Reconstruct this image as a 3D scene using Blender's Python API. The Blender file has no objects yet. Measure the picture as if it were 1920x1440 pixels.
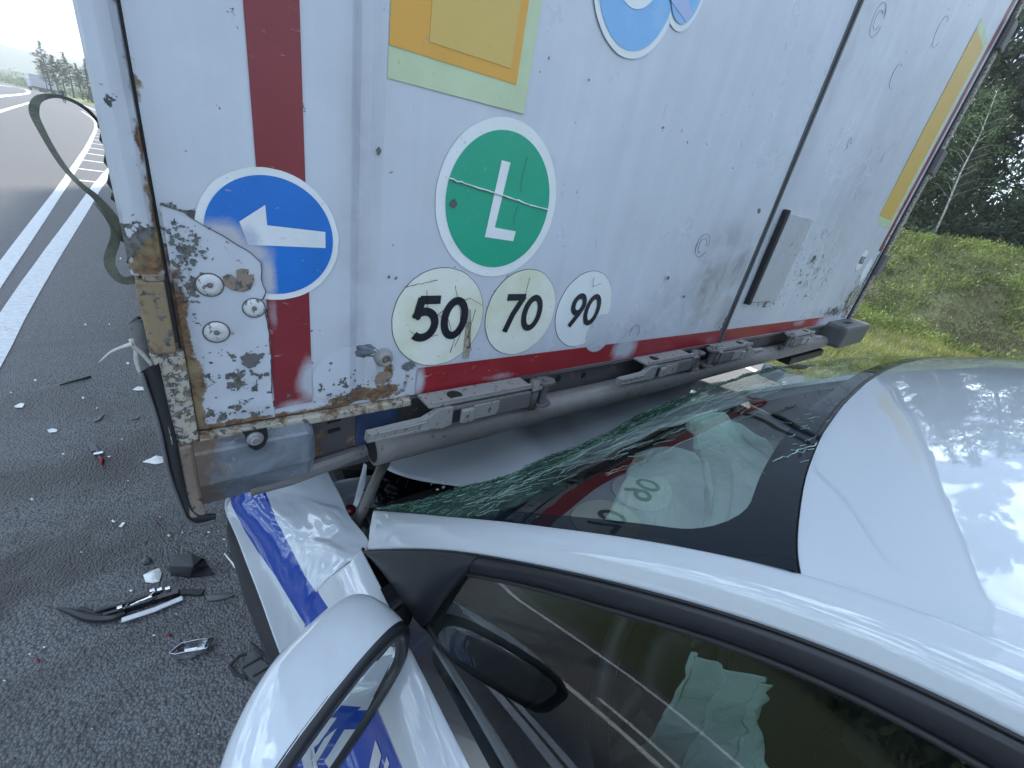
import bpy, bmesh, math, random
import numpy as np
from mathutils import Vector, Matrix, noise as mn
from mathutils.bvhtree import BVHTree

# ------------------------------------------------------------------ camera, light, exposure
SC = bpy.context.scene
COL = SC.collection
H = 1.6
FPX, PITCH, ROLL, YAW = 792.248, 0.44536, -0.1948016, 0.7389324
D = 0.53                                     # distance of the trailer's rear doors (plane y = D)

def cam_axes():
    cy, sy = math.cos(YAW), math.sin(YAW); cp, sp = math.cos(PITCH), math.sin(PITCH)
    cr, sr = math.cos(ROLL), math.sin(ROLL)
    f = np.array([sy*cp, cy*cp, -sp]); r = np.array([cy, -sy, 0.0]); d = np.cross(f, r)
    return cr*r + sr*d, -sr*r + cr*d, f
RX, DX, FX = cam_axes()
cam_d = bpy.data.cameras.new('camera'); cam = bpy.data.objects.new('camera', cam_d); COL.objects.link(cam)
M = Matrix(((RX[0], -DX[0], -FX[0], 0), (RX[1], -DX[1], -FX[1], 0), (RX[2], -DX[2], -FX[2], H), (0, 0, 0, 1)))
cam.matrix_world = M
cam_d.sensor_fit = 'HORIZONTAL'; cam_d.sensor_width = 36; cam_d.lens = FPX/1920*36
cam_d.clip_start = 0.01; cam_d.clip_end = 12000
SC.camera = cam

SUN_EL, SUN_AZ = math.radians(50), math.radians(32)     # azimuth from +Y towards +X
w = bpy.data.worlds.new('World'); SC.world = w; w.use_nodes = True
nt = w.node_tree; nt.nodes.clear()
def wn(t, **k):
    n = nt.nodes.new(t)
    for a, b in k.items(): setattr(n, a, b)
    return n
sky = wn('ShaderNodeTexSky', sky_type='NISHITA', sun_disc=False, sun_elevation=SUN_EL, sun_rotation=SUN_AZ, air_density=1.0, dust_density=1.0, ozone_density=1.0)
bg1 = wn('ShaderNodeBackground'); bg1.inputs[1].default_value = 0.13
bg2 = wn('ShaderNodeBackground'); bg2.inputs[0].default_value = (0.70, 0.86, 1.0, 1); bg2.inputs[1].default_value = 1.15
mixw = wn('ShaderNodeMixShader'); outw = wn('ShaderNodeOutputWorld')
tc = wn('ShaderNodeTexCoord'); sep = wn('ShaderNodeSeparateXYZ'); L = nt.links.new
def wm(op, a, b=None, c=None, clamp=False):
    n = wn('ShaderNodeMath', operation=op, use_clamp=clamp)
    for i, v in enumerate((a, b, c)):
        if v is None: continue
        if isinstance(v, (int, float)): n.inputs[i].default_value = v
        else: L(v, n.inputs[i])
    return n.outputs[0]
L(tc.outputs['Generated'], sep.inputs[0])
zz = wm('ADD', wm('MAXIMUM', sep.outputs[2], 0.0), 0.18)
cmb = wn('ShaderNodeCombineXYZ'); L(wm('DIVIDE', sep.outputs[0], zz), cmb.inputs[0]); L(wm('DIVIDE', sep.outputs[1], zz), cmb.inputs[1])
cn = wn('ShaderNodeTexNoise'); cn.inputs['Scale'].default_value = 3.0; cn.inputs['Detail'].default_value = 12; cn.inputs['Roughness'].default_value = 0.62; cn.inputs['Distortion'].default_value = 0.35
mp = wn('ShaderNodeMapping'); mp.inputs['Location'].default_value = (1.3, 4.2, 0); L(cmb.outputs[0], mp.inputs[0]); L(mp.outputs[0], cn.inputs['Vector'])
mr = wn('ShaderNodeMapRange'); mr.inputs[1].default_value = 0.515; mr.inputs[2].default_value = 0.548; L(cn.outputs['Fac'], mr.inputs[0])
hz = wm('POWER', wm('SUBTRACT', 1.0, wm('MAXIMUM', sep.outputs[2], 0.0)), 7.0)      # whiter towards the horizon
fac = wm('MAXIMUM', mr.outputs[0], wm('MULTIPLY', hz, 0.9), clamp=True)
cn2 = wn('ShaderNodeTexNoise'); cn2.inputs['Scale'].default_value = 5.0; cn2.inputs['Detail'].default_value = 6; L(mp.outputs[0], cn2.inputs['Vector'])
mr2 = wn('ShaderNodeMapRange'); mr2.inputs[1].default_value = 0.35; mr2.inputs[2].default_value = 0.7; mr2.inputs[3].default_value = 0.75; mr2.inputs[4].default_value = 2.3; L(cn2.outputs['Fac'], mr2.inputs[0])
L(wm('MULTIPLY', mr2.outputs[0], 1.35), bg2.inputs[1])
L(sky.outputs[0], bg1.inputs[0]); L(fac, mixw.inputs[0]); L(bg1.outputs[0], mixw.inputs[1]); L(bg2.outputs[0], mixw.inputs[2]); L(mixw.outputs[0], outw.inputs[0])

sd = bpy.data.lights.new('sun', 'SUN'); sd.energy = 3.8; sd.angle = math.radians(10); sd.color = (1.0, 0.92, 0.78)
sun = bpy.data.objects.new('sun', sd); COL.objects.link(sun)
sdir = Vector((math.sin(SUN_AZ)*math.cos(SUN_EL), math.cos(SUN_AZ)*math.cos(SUN_EL), math.sin(SUN_EL)))
sun.rotation_euler = sdir.to_track_quat('Z', 'Y').to_euler(); sun.location = (0, 0, 30)
vs = SC.view_settings; vs.view_transform = 'Standard'; vs.look = 'None'; vs.gamma = 1; vs.use_curve_mapping = False
vs.exposure = 1.02
SC.cycles.max_bounces = 7; SC.cycles.transparent_max_bounces = 14; SC.cycles.glossy_bounces = 4; SC.cycles.diffuse_bounces = 3
SC.cycles.caustics_reflective = False; SC.cycles.caustics_refractive = False

# ------------------------------------------------------------------ helpers
def ray(px, py):
    return RX*(px-960) + DX*(py-720) + FX*FPX
def on(px, py, a, b, c, d):
    """point seen at photo pixel (px,py) on the real plane a x + b y + c z = d"""
    v = ray(px, py); t = (d - c*H)/(a*v[0] + b*v[1] + c*v[2]); p = v*t
    return np.array([p[0], p[1], p[2] + H])
def oy(px, py, y): return on(px, py, 0, 1, 0, y)
def oz(px, py, z): return on(px, py, 0, 0, 1, z)
def ox(px, py, x): return on(px, py, 1, 0, 0, x)
def proj(p):
    q = np.asarray(p, float) - np.array([0, 0, H])
    a, b, c = q@RX, q@DX, q@FX
    return 960 + FPX*a/c, 720 + FPX*b/c

def origin(o):
    v = Vector((0, 0, 0))
    while o is not None:
        v += o.location; o = o.parent
    return v
def props(o, label=None, cat=None, group=None, kind=None):
    for k, v in (('label', label), ('category', cat), ('group', group), ('kind', kind)):
        if v: o[k] = v
    return o
def thing(name, loc, label, cat, group=None):
    o = bpy.data.objects.new(name, None); o.empty_display_size = 0.1; o.location = loc; COL.objects.link(o)
    return props(o, label, cat, group)
def mk(name, verts, faces, mat, parent=None, smooth=False, label=None, cat=None, group=None, kind=None, loc=None, mats=None, attrs=None, fattr=None):
    """verts in world coordinates; stored relative to the parent's origin (or to loc for a top-level mesh)"""
    base = np.array(origin(parent)) if parent else np.array(loc if loc is not None else (0, 0, 0), float)
    v = np.asarray(verts, float).reshape(-1, 3) - base
    me = bpy.data.meshes.new(name)
    me.from_pydata(v.tolist(), [], [tuple(int(i) for i in f) for f in faces])
    me.update()
    for m_ in (mat if isinstance(mat, (list, tuple)) else [mat]): me.materials.append(m_)
    if mats is not None: me.polygons.foreach_set('material_index', np.asarray(mats, np.int32))
    if smooth: me.polygons.foreach_set('use_smooth', np.ones(len(me.polygons), bool))
    if attrs:
        for k, a in attrs.items():
            at = me.attributes.new(k, 'FLOAT', 'POINT'); at.data.foreach_set('value', np.asarray(a, np.float32))
    o = bpy.data.objects.new(name, me); COL.objects.link(o)
    if parent: o.parent = parent
    elif loc is not None: o.location = loc
    return props(o, label, cat, group, kind)

class MB:
    """collects shapes into one mesh"""
    def __init__(s): s.v = []; s.f = []; s.m = []
    def add(s, vs_, fs, m=0):
        o = len(s.v); s.v += [tuple(map(float, p)) for p in vs_]; s.f += [tuple(i+o for i in f) for f in fs]; s.m += [m]*len(fs); return s
    def box(s, x0, x1, y0, y1, z0, z1, m=0, bev=0.0, rot=None):
        if bev > 0:
            bm = bmesh.new(); bmesh.ops.create_cube(bm, size=1)
            for v in bm.verts: v.co = Vector((v.co.x*(x1-x0), v.co.y*(y1-y0), v.co.z*(z1-z0)))
            bmesh.ops.bevel(bm, geom=bm.edges[:], offset=bev, segments=2, affect='EDGES', profile=0.6)
            c = Vector(((x0+x1)/2, (y0+y1)/2, (z0+z1)/2))
            bm.verts.ensure_lookup_table(); bm.verts.index_update()
            vs_ = [((rot @ v.co) if rot else v.co) + c for v in bm.verts]; fs = [tuple(v.index for v in f.verts) for f in bm.faces]
            bm.free(); return s.add(vs_, fs, m)
        c = Vector(((x0+x1)/2, (y0+y1)/2, (z0+z1)/2)); h = ((x1-x0)/2, (y1-y0)/2, (z1-z0)/2)
        vs_ = []
        for i in range(8):
            q = Vector((h[0]*(1 if i & 1 else -1), h[1]*(1 if i & 2 else -1), h[2]*(1 if i & 4 else -1)))
            vs_.append(((rot @ q) if rot else q) + c)
        return s.add(vs_, [(0, 2, 3, 1), (4, 5, 7, 6), (0, 1, 5, 4), (2, 6, 7, 3), (0, 4, 6, 2), (1, 3, 7, 5)], m)
    def tube(s, pts, r, n=10, m=0, caps=True, flat=None):
        pts = [Vector(p) for p in pts]; rs = r if hasattr(r, '__len__') else [r]*len(pts)
        vs_ = []; prev = None
        for i, p in enumerate(pts):
            t = (pts[min(i+1, len(pts)-1)] - pts[max(i-1, 0)]).normalized()
            if prev is None:
                u = t.orthogonal().normalized() if flat is None else (Vector(flat) - Vector(flat).dot(t)*t).normalized()
            else:
                u = (prev - prev.dot(t)*t).normalized()
            prev = u; w_ = t.cross(u)
            for k in range(n):
                a = 2*math.pi*k/n
                vs_.append(p + (u*math.cos(a) + w_*math.sin(a))*rs[i])
        fs = []
        for i in range(len(pts)-1):
            for k in range(n):
                fs.append((i*n+k, i*n+(k+1) % n, (i+1)*n+(k+1) % n, (i+1)*n+k))
        if caps: fs += [tuple(range(n-1, -1, -1)), tuple(range((len(pts)-1)*n, len(pts)*n))]
        return s.add(vs_, fs, m)
    def ribbon(s, pts, side, wd, th, m=0):
        """flat strap: side = width directions"""
        pts = [Vector(p) for p in pts]; vs_ = []
        for i, p in enumerate(pts):
            t = (pts[min(i+1, len(pts)-1)] - pts[max(i-1, 0)]).normalized()
            sd_ = Vector(side[i]) if hasattr(side[0], '__len__') else Vector(side)
            sd_ = (sd_ - sd_.dot(t)*t).normalized(); nn = t.cross(sd_)
            ww = wd[i] if hasattr(wd, '__len__') else wd
            for a, b in ((-1, -1), (1, -1), (1, 1), (-1, 1)): vs_.append(p + sd_*ww/2*a + nn*th/2*b)
        fs = []
        for i in range(len(pts)-1):
            for k in range(4): fs.append((i*4+k, i*4+(k+1) % 4, (i+1)*4+(k+1) % 4, (i+1)*4+k))
        fs += [(3, 2, 1, 0), tuple((len(pts)-1)*4+k for k in range(4))]
        return s.add(vs_, fs, m)
    def prism(s, poly, nrm, th, m=0, ms=None):
        """closed outline (3D points, coplanar) extruded by th along nrm"""
        n = len(poly); nr = np.array(nrm, float)*th
        a = [np.array(p, float) for p in poly]; b = [p + nr for p in a]
        ns = s.m; s.add(a+b, [tuple(range(n-1, -1, -1))], m); o = len(s.v)-2*n
        s.f.append(tuple(o+n+i for i in range(n))); s.m.append(m)
        for i in range(n):
            j = (i+1) % n; s.f.append((o+i, o+j, o+n+j, o+n+i)); s.m.append(m if ms is None else ms)
        return s
    def lathe(s, c, axis, prof, n=24, m=0):
        """prof = [(radius, distance along axis)]"""
        ax = Vector(axis).normalized(); u = ax.orthogonal().normalized(); w_ = ax.cross(u); c = Vector(c); vs_ = []
        for r_, h_ in prof:
            for k in range(n):
                a = 2*math.pi*k/n; vs_.append(c + ax*h_ + (u*math.cos(a)+w_*math.sin(a))*r_)
        fs = []
        for i in range(len(prof)-1):
            for k in range(n): fs.append((i*n+k, i*n+(k+1) % n, (i+1)*n+(k+1) % n, (i+1)*n+k))
        fs += [tuple(range(n-1, -1, -1)), tuple(range((len(prof)-1)*n, len(prof)*n))]
        return s.add(vs_, fs, m)
    def build(s, name, mat, parent=None, smooth=False, **k):
        return mk(name, s.v, s.f, mat, parent, smooth, mats=s.m, **k)

def cr(P, n):
    """Catmull-Rom through points P -> n samples"""
    P = [np.asarray(p, float) for p in P]; P = [2*P[0]-P[1]] + P + [2*P[-1]-P[-2]]; out = []
    for t in np.linspace(0, len(P)-3-1e-9, n):
        i = int(t); u = t-i; a, b, c, d = P[i:i+4]
        out.append(0.5*((2*b) + (-a+c)*u + (2*a-5*b+4*c-d)*u*u + (-a+3*b-3*c+d)*u**3))
    return np.array(out)
def patch(rows, nu, nv):
    """rows of control points -> smooth (nu x nv) grid"""
    R_ = [cr(r, nv) for r in rows]
    return np.array([cr([r[j] for r in R_], nu) for j in range(nv)]).transpose(1, 0, 2)
def gridfaces(nu, nv):
    i, j = np.meshgrid(np.arange(nu-1), np.arange(nv-1), indexing='ij'); a = (i*nv+j).ravel()
    return np.stack([a, a+1, a+nv+1, a+nv], 1).tolist()
def inpoly(x, y, poly):
    x = np.asarray(x); y = np.asarray(y); ins = np.zeros(x.shape, bool); n = len(poly)
    for i in range(n):
        x1, y1 = poly[i]; x2, y2 = poly[(i+1) % n]
        c = ((y1 > y) != (y2 > y)) & (x < (x2-x1)*(y-y1)/((y2-y1) or 1e-9)+x1); ins ^= c
    return ins
def interp(x, pts):
    pts = sorted(pts); return np.interp(x, [p[0] for p in pts], [p[1] for p in pts])

# ------------------------------------------------------------------ materials
class Mat:
    def __init__(s, name):
        s.m = bpy.data.materials.new(name); s.m.use_nodes = True; s.nt = s.m.node_tree; s.nt.nodes.clear()
        s.out = s.n('ShaderNodeOutputMaterial'); s.tc = None
    def n(s, t, **k):
        x = s.nt.nodes.new(t)
        for a, b in k.items(): setattr(x, a, b)
        return x
    def put(s, sock, v):
        if v is None: return
        if hasattr(v, 'is_linked') or hasattr(v, 'links'): s.nt.links.new(v, sock)
        else:
            if isinstance(v, tuple) and len(v) == 3 and sock.type == 'RGBA': v = v+(1,)
            sock.default_value = v
    def co(s, scale=(1, 1, 1), out='Object'):
        if s.tc is None: s.tc = s.n('ShaderNodeTexCoord')
        mp = s.n('ShaderNodeMapping'); mp.inputs['Scale'].default_value = scale; s.nt.links.new(s.tc.outputs[out], mp.inputs[0]); return mp.outputs[0]
    def noise(s, sc, det=4, rough=0.55, dist=0, scale=(1, 1, 1)):
        x = s.n('ShaderNodeTexNoise'); x.inputs['Scale'].default_value = sc; x.inputs['Detail'].default_value = det
        x.inputs['Roughness'].default_value = rough; x.inputs['Distortion'].default_value = dist; s.nt.links.new(s.co(scale), x.inputs['Vector']); return x.outputs['Fac']
    def vor(s, sc, feat='F1', outp='Distance', scale=(1, 1, 1), rnd=1.0):
        x = s.n('ShaderNodeTexVoronoi', feature=feat); x.inputs['Scale'].default_value = sc; x.inputs['Randomness'].default_value = rnd
        s.nt.links.new(s.co(scale), x.inputs['Vector']); return x.outputs[outp]
    def math(s, op, a, b=0.0, clamp=False):
        x = s.n('ShaderNodeMath', operation=op, use_clamp=clamp); s.put(x.inputs[0], a); s.put(x.inputs[1], b); return x.outputs[0]
    def rng(s, v, a, b, c=0.0, d=1.0):
        x = s.n('ShaderNodeMapRange'); s.put(x.inputs[0], v)
        for i, q in enumerate((a, b, c, d)): x.inputs[i+1].default_value = q
        return x.outputs[0]
    def mix(s, f, a, b, mode='MIX'):
        x = s.n('ShaderNodeMix', data_type='RGBA', blend_type=mode); s.put(x.inputs[0], f); s.put(x.inputs[6], a); s.put(x.inputs[7], b); return x.outputs[2]
    def attr(s, name):
        x = s.n('ShaderNodeAttribute'); x.attribute_name = name; return x.outputs['Fac']
    def bump(s, h, st=0.3, dist=0.01, nrm=None):
        x = s.n('ShaderNodeBump'); x.inputs['Strength'].default_value = st; x.inputs['Distance'].default_value = dist; s.put(x.inputs['Height'], h)
        if nrm is not None: s.put(x.inputs['Normal'], nrm)
        return x.outputs[0]
    def bsdf(s, **k):
        b = s.n('ShaderNodeBsdfPrincipled')
        for a, v in k.items(): s.put(b.inputs[a.replace('_', ' ')], v)
        return b.outputs[0]
    def done(s, sh): s.nt.links.new(sh, s.out.inputs[0]); return s.m

def simple(name, col, rough=0.5, metal=0.0, var=0.12, sc=30, bump=0.0, coat=0.0, bsc=None):
    m = Mat(name); n = m.noise(sc, 5, 0.6)
    c2 = tuple(max(0, x*(1-var*2)) for x in col); c1 = tuple(x*(1+var) for x in col)
    c = m.mix(m.rng(n, .3, .7), c2, c1)
    nb = m.bump(m.noise(bsc or sc*3, 4), bump, 0.004) if bump else None
    return m.done(m.bsdf(Base_Color=c, Roughness=m.rng(n, .3, .7, rough*0.85, min(1, rough*1.15)), Metallic=metal, Normal=nb, Coat_Weight=coat, Coat_Roughness=0.03))

def painted(name, col, rust=0.0, chip=0.0, rough=0.38, streak=0.25, use_attr=True, dent=0.13, fleck=True, csc=75, rsc=38):
    """old enamel on metal: streaks, flecks, chipped paint and rust where the attributes say so"""
    m = Mat(name)
    st = m.noise(26, 4, 0.6, scale=(1, 1, 0.06)); big = m.noise(5, 5, 0.6); fine = m.noise(160, 5, 0.7)
    c = m.mix(m.rng(st, .35, .7, 0, streak), col, tuple(x*.66 for x in col))
    c = m.mix(m.rng(big, .45, .75, 0, .45*streak/.25), c, tuple(x*k for x, k in zip(col, (.80, .78, .76))))
    if fleck:
        fl = m.rng(m.noise(70, 3, .5), .735, .755); c = m.mix(m.math('MULTIPLY', fl, .65), c, (.13, .14, .15))
        sc_ = m.rng(m.noise(30, 3, .5, 1.5, scale=(1.0, 1, .15)), .72, .76); c = m.mix(m.math('MULTIPLY', sc_, .25), c, (.22, .22, .24))
    if use_attr:
        ga = m.attr('grime'); c = m.mix(m.math('MULTIPLY', m.math('MULTIPLY', ga, m.rng(m.noise(14, 5, .65, .6), .3, .65)), .9), c, (.085, .08, .085))
        ra = m.math('ADD', m.attr('rust'), rust); ca = m.math('ADD', m.attr('chip'), chip)
    else:
        ra = rust; ca = chip
    ch = m.rng(m.math('ADD', m.noise(csc, 6, .62, .3), m.math('MULTIPLY', ca, .4)), .70, .715)
    ru = m.rng(m.math('ADD', m.noise(rsc, 7, .68, .4), m.math('MULTIPLY', ra, .45)), .70, .80)
    c = m.mix(ch, c, m.mix(m.rng(fine, .4, .6), (.05, .055, .055), (.15, .14, .13)))
    rc = m.mix(m.rng(fine, .35, .65), (.050, .032, .024), (.22, .125, .065))
    rc = m.mix(m.rng(m.noise(22, 4), .5, .62), rc, (.22, .17, .10))
    c = m.mix(ru, c, rc)
    dam = m.math('MAXIMUM', ch, ru)
    hgt = m.math('ADD', m.math('MULTIPLY', dam, -.7), m.math('MULTIPLY', fine, .25))
    nb = m.bump(hgt, .35, .0015); nb = m.bump(m.noise(6, 3), dent, .03, nb)
    ro = m.math('ADD', m.math('MULTIPLY', dam, .5), m.rng(big, .3, .7, rough-.06, rough+.1))
    return m.done(m.bsdf(Base_Color=c, Roughness=ro, Normal=nb))

M_panel = painted('door_enamel', (.50, .53, .595), rough=.30)
M_post = painted('post_enamel', (.48, .51, .57), rough=.38)
M_chipped = painted('chipped_enamel', (.40, .37, .31), rust=.34, chip=.46, use_attr=False, csc=150, rsc=60)
M_lip = painted('rusty_lip', (.36, .335, .28), rust=.50, chip=.3, use_attr=False)
M_rust = painted('rusty_steel', (.24, .185, .15), rust=.30, chip=.3, csc=110, use_attr=False, rough=.6)
def mottled(name):
    m = Mat(name); n1 = m.noise(16, 6, .65, .6); n2 = m.noise(60, 6, .7, .4); n3 = m.noise(8, 4, .6)
    c = m.mix(m.rng(n1, .35, .62), (.055, .065, .080), (.155, .175, .205)); c = m.mix(m.math('MULTIPLY', m.rng(n2, .55, .60), m.rng(n3, .4, .6)), c, (.30, .32, .345))
    sx = m.n('ShaderNodeSeparateXYZ'); m.nt.links.new(m.co(), sx.inputs[0])
    left = m.math('ADD', m.math('MULTIPLY', m.rng(sx.outputs[0], -1.272, -1.225, 1, 0), .30), m.math('MULTIPLY', n2, .6)); c = m.mix(m.rng(left, .42, .55), c, (.11, .075, .055))
    c = m.mix(m.rng(m.noise(45, 5, .7, .4), .66, .69), c, (.06, .06, .065))
    return m.done(m.bsdf(Base_Color=c, Roughness=m.rng(n2, .3, .7, .35, .6), Normal=m.bump(n2, .25, .002)))
M_bracket = mottled('grey_bracket_enamel')
M_beam = painted('frame_steel', (.065, .06, .065), rust=.3, chip=.2, use_attr=False, rough=.5)
M_bluepaint = simple('blue_frame_paint', (.035, .06, .14), .5, var=.3, sc=20, bump=.1)
M_disc = painted('worn_disc_enamel', (.56, .57, .58), rust=.1, chip=.30, use_attr=False, csc=160)
M_chipdark = simple('bare_primer', (.10, .115, .11), .6)
M_tan = painted('tan_hinge_enamel', (.27, .205, .125), rust=.50, chip=.34, streak=.9, csc=110, rsc=30, use_attr=False, rough=.4)
M_cast = painted('cast_galvanised_steel', (.25, .245, .245), rust=.12, chip=.25, csc=120, use_attr=False, rough=.45, dent=.1)
M_castd = painted('cast_steel_dark', (.12, .115, .12), rust=.15, chip=.2, csc=110, use_attr=False, rough=.5)
M_tube = painted('bumper_tube_enamel', (.155, .148, .148), rust=.2, chip=.15, streak=.5, use_attr=False, rough=.42)
M_black = simple('black_rubber', (.014, .015, .018), .55, bump=.15)
M_gloss = simple('gloss_black_plastic', (.008, .009, .012), .18, var=.05, coat=.5)
M_trim = simple('black_trim_plastic', (.016, .017, .022), .38, var=.08, bump=.03)
M_dark = simple('dark_void', (.006, .007, .008), .8)
M_grey = simple('grey_rubber', (.08, .085, .09), .5)
M_tarp = simple('grey_tarpaulin', (.12, .125, .135), .45, sc=12, bump=.1)
M_strap = simple('olive_webbing', (.13, .135, .105), .75, var=.2, sc=60, bump=.4, bsc=500)
M_rope = simple('pale_rope', (.46, .45, .42), .8, var=.15, bump=.5, bsc=300)
M_white = simple('white_shard_plastic', (.72, .74, .74), .3, var=.05)
M_chrome = simple('chrome', (.62, .64, .66), .16, metal=1.0, var=.1)
M_redb = simple('red_lens_plastic', (.16, .008, .014), .3)
M_holes = simple('hole_shadow', (.008, .008, .01), .9)
M_zinc = simple('zinc_bolt', (.34, .34, .35), .4, metal=.7, bump=.1)

def sticker(name, col, var=.06, fade=.0, speck=True, rough=.38, yellow=0.0):
    m = Mat(name); c = m.mix(m.rng(m.noise(18, 4), .35, .65), tuple(x*(1-var) for x in col), col)
    if yellow: c = m.mix(m.math('MULTIPLY', m.rng(m.noise(7, 3), .45, .65), yellow), c, (.52, .55, .34))
    if fade: c = m.mix(m.rng(m.noise(9, 4, .6, .5), .5, .75, 0, fade), c, (.5, .56, .64))
    if speck: c = m.mix(m.math('MULTIPLY', m.rng(m.noise(180, 3, .5), .69, .72), .5), c, (.25, .27, .25))
    return m.done(m.bsdf(Base_Color=c, Roughness=rough, Normal=m.bump(m.noise(120, 4), .06, .002)))
def wornsticker(name, col, under=(.40, .41, .46)):
    m = Mat(name); w_ = m.rng(m.math('ADD', m.attr('wear'), m.math('MULTIPLY', m.math('SUBTRACT', m.noise(30, 6, .7, .3), .5), .7)), .25, .75)
    c = m.mix(m.rng(m.noise(18, 4), .35, .65), tuple(x*.88 for x in col), col); c = m.mix(w_, c, under)
    c = m.mix(m.math('MULTIPLY', m.rng(m.noise(110, 4, .6, 1.2, scale=(.4, 1, 1)), .66, .70), .45), c, (.42, .36, .36))
    return m.done(m.bsdf(Base_Color=c, Roughness=.38, Normal=m.bump(m.noise(120, 4), .06, .002)))
S_wblue = wornsticker('sticker_blue_worn', (.008, .145, .52)); S_wred = wornsticker('tape_red_worn', (.20, .017, .026)); S_wred2 = wornsticker('tape_red_scuffed', (.26, .018, .026))
S_white = sticker('sticker_white', (.68, .71, .73), yellow=.15)
S_cream = sticker('sticker_aged_white', (.68, .70, .64), yellow=.75)
S_green = sticker('sticker_green', (.006, .31, .185), var=.05)
S_blue = sticker('sticker_blue', (.012, .105, .44), var=.05)
S_red = sticker('tape_red', (.19, .018, .028), fade=.12, var=.12)
S_red2 = sticker('tape_worn_red', (.26, .02, .028), fade=.55, var=.2)
S_orange = sticker('reflector_orange', (.62, .31, .035), var=.03)
S_orange2 = sticker('reflector_orange_pale', (.55, .37, .09), var=.03)
S_lime = sticker('reflector_lime_border', (.47, .56, .36), var=.12)
S_sky = sticker('sticker_pale_blue', (.18, .40, .68), fade=.35)
S_lav = sticker('sticker_lavender', (.34, .40, .62), fade=.3)
S_ink = sticker('sticker_black', (.008, .010, .018), speck=False, rough=.4)

def carpaint(name, col, rough=.32, coatr=.004):
    m = Mat(name); nb = None
    return m.done(m.bsdf(Base_Color=col, Roughness=rough, Coat_Weight=1.0, Coat_Roughness=coatr, Coat_IOR=1.8, Specular_IOR_Level=.08, Normal=nb))
P_white = carpaint('white_car_paint', (.49, .53, .58))
P_blue = carpaint('blue_car_film', (.010, .038, .26), rough=.3)
P_film_white = carpaint('white_car_film', (.46, .49, .54))

def carpaint2(name, col, col2):
    m = Mat(name); nb = None; c = m.mix(m.math('GREATER_THAN', m.attr('film'), 0.0), col, col2)
    return m.done(m.bsdf(Base_Color=c, Roughness=.32, Coat_Weight=1.0, Coat_Roughness=.004, Coat_IOR=1.8, Specular_IOR_Level=.08, Normal=nb))
P_two = carpaint2('white_paint_blue_film', (.49, .53, .58), (.003, .045, .30))

def glass(name, tint, ior=1.55, k=.6, rough=0.0):
    m = Mat(name); fr = m.n('ShaderNodeFresnel'); fr.inputs[0].default_value = ior
    t = m.n('ShaderNodeBsdfTransparent'); t.inputs[0].default_value = tint+(1,)
    g = m.n('ShaderNodeBsdfGlossy'); g.inputs['Roughness'].default_value = rough
    f = m.math('MULTIPLY', fr.outputs[0], k, clamp=True)
    mx = m.n('ShaderNodeMixShader'); m.nt.links.new(f, mx.inputs[0]); m.nt.links.new(t.outputs[0], mx.inputs[1]); m.nt.links.new(g.outputs[0], mx.inputs[2])
    sh = mx.outputs[0]
    return m, sh, f
m_, sh_, _ = glass('windscreen_glass', (.84, .95, .90), k=.34)
fb_ = m_.bsdf(Base_Color=(.008, .012, .018), Roughness=.04, Specular_IOR_Level=.28); mx0 = m_.n('ShaderNodeMixShader'); m_.put(mx0.inputs[0], m_.math('GREATER_THAN', m_.attr('frit'), 0.0)); m_.nt.links.new(sh_, mx0.inputs[1]); m_.nt.links.new(fb_, mx0.inputs[2]); sh_ = mx0.outputs[0]
cr1 = m_.vor(95, 'DISTANCE_TO_EDGE'); cr2 = m_.vor(240, 'DISTANCE_TO_EDGE')
ck = m_.math('MAXIMUM', m_.rng(cr1, .0, .06, 1, 0), m_.math('MULTIPLY', m_.rng(cr2, 0, .08, 1, 0), .7))
nz = m_.noise(30, 5, .7)
dfb = m_.bsdf(Base_Color=m_.mix(m_.math('MULTIPLY', ck, m_.rng(nz, .45, .75)), (.010, .042, .030), (.16, .32, .25)), Roughness=.25, Normal=m_.bump(m_.math('ADD', ck, nz), .7, .003))
mx_ = m_.n('ShaderNodeMixShader'); m_.put(mx_.inputs[0], m_.rng(m_.math('ADD', m_.math('MULTIPLY', nz, .9), m_.math('MULTIPLY', m_.attr('shat'), .9)), .72, 1.0)); m_.nt.links.new(sh_, mx_.inputs[1]); m_.nt.links.new(dfb, mx_.inputs[2])
G_wind = m_.done(mx_.outputs[0])
m_, sh_, _ = glass('side_glass', (.74, .84, .82), k=1.5); G_side = m_.done(sh_)
def frit():
    m = Mat('black_frit_glass'); return m.done(m.bsdf(Base_Color=(.008, .012, .018), Roughness=.05, Specular_IOR_Level=.75))
G_frit = frit()
M_crack = simple('crack_line_glass', (.34, .47, .43), .3, var=.1)
M_sliver = simple('glass_sliver', (.055, .16, .115), .12, var=.6, sc=60)
M_mirror = (lambda m: m.done(m.bsdf(Base_Color=(.72, .75, .76), Metallic=1.0, Roughness=.015)))(Mat('mirror_glass'))

def cloth():
    m = Mat('airbag_cloth'); return m.done(m.bsdf(Base_Color=m.mix(m.noise(12, 3), (.30, .40, .37), (.46, .56, .53)), Roughness=.85, Normal=m.bump(m.noise(9, 5, .6, .8), .5, .03)))
M_bag = cloth()
M_seat = simple('dark_seat_fabric', (.02, .02, .022), .85, bump=.3)
M_dash = simple('dark_dashboard_plastic', (.022, .024, .027), .5, bump=.15)

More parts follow.
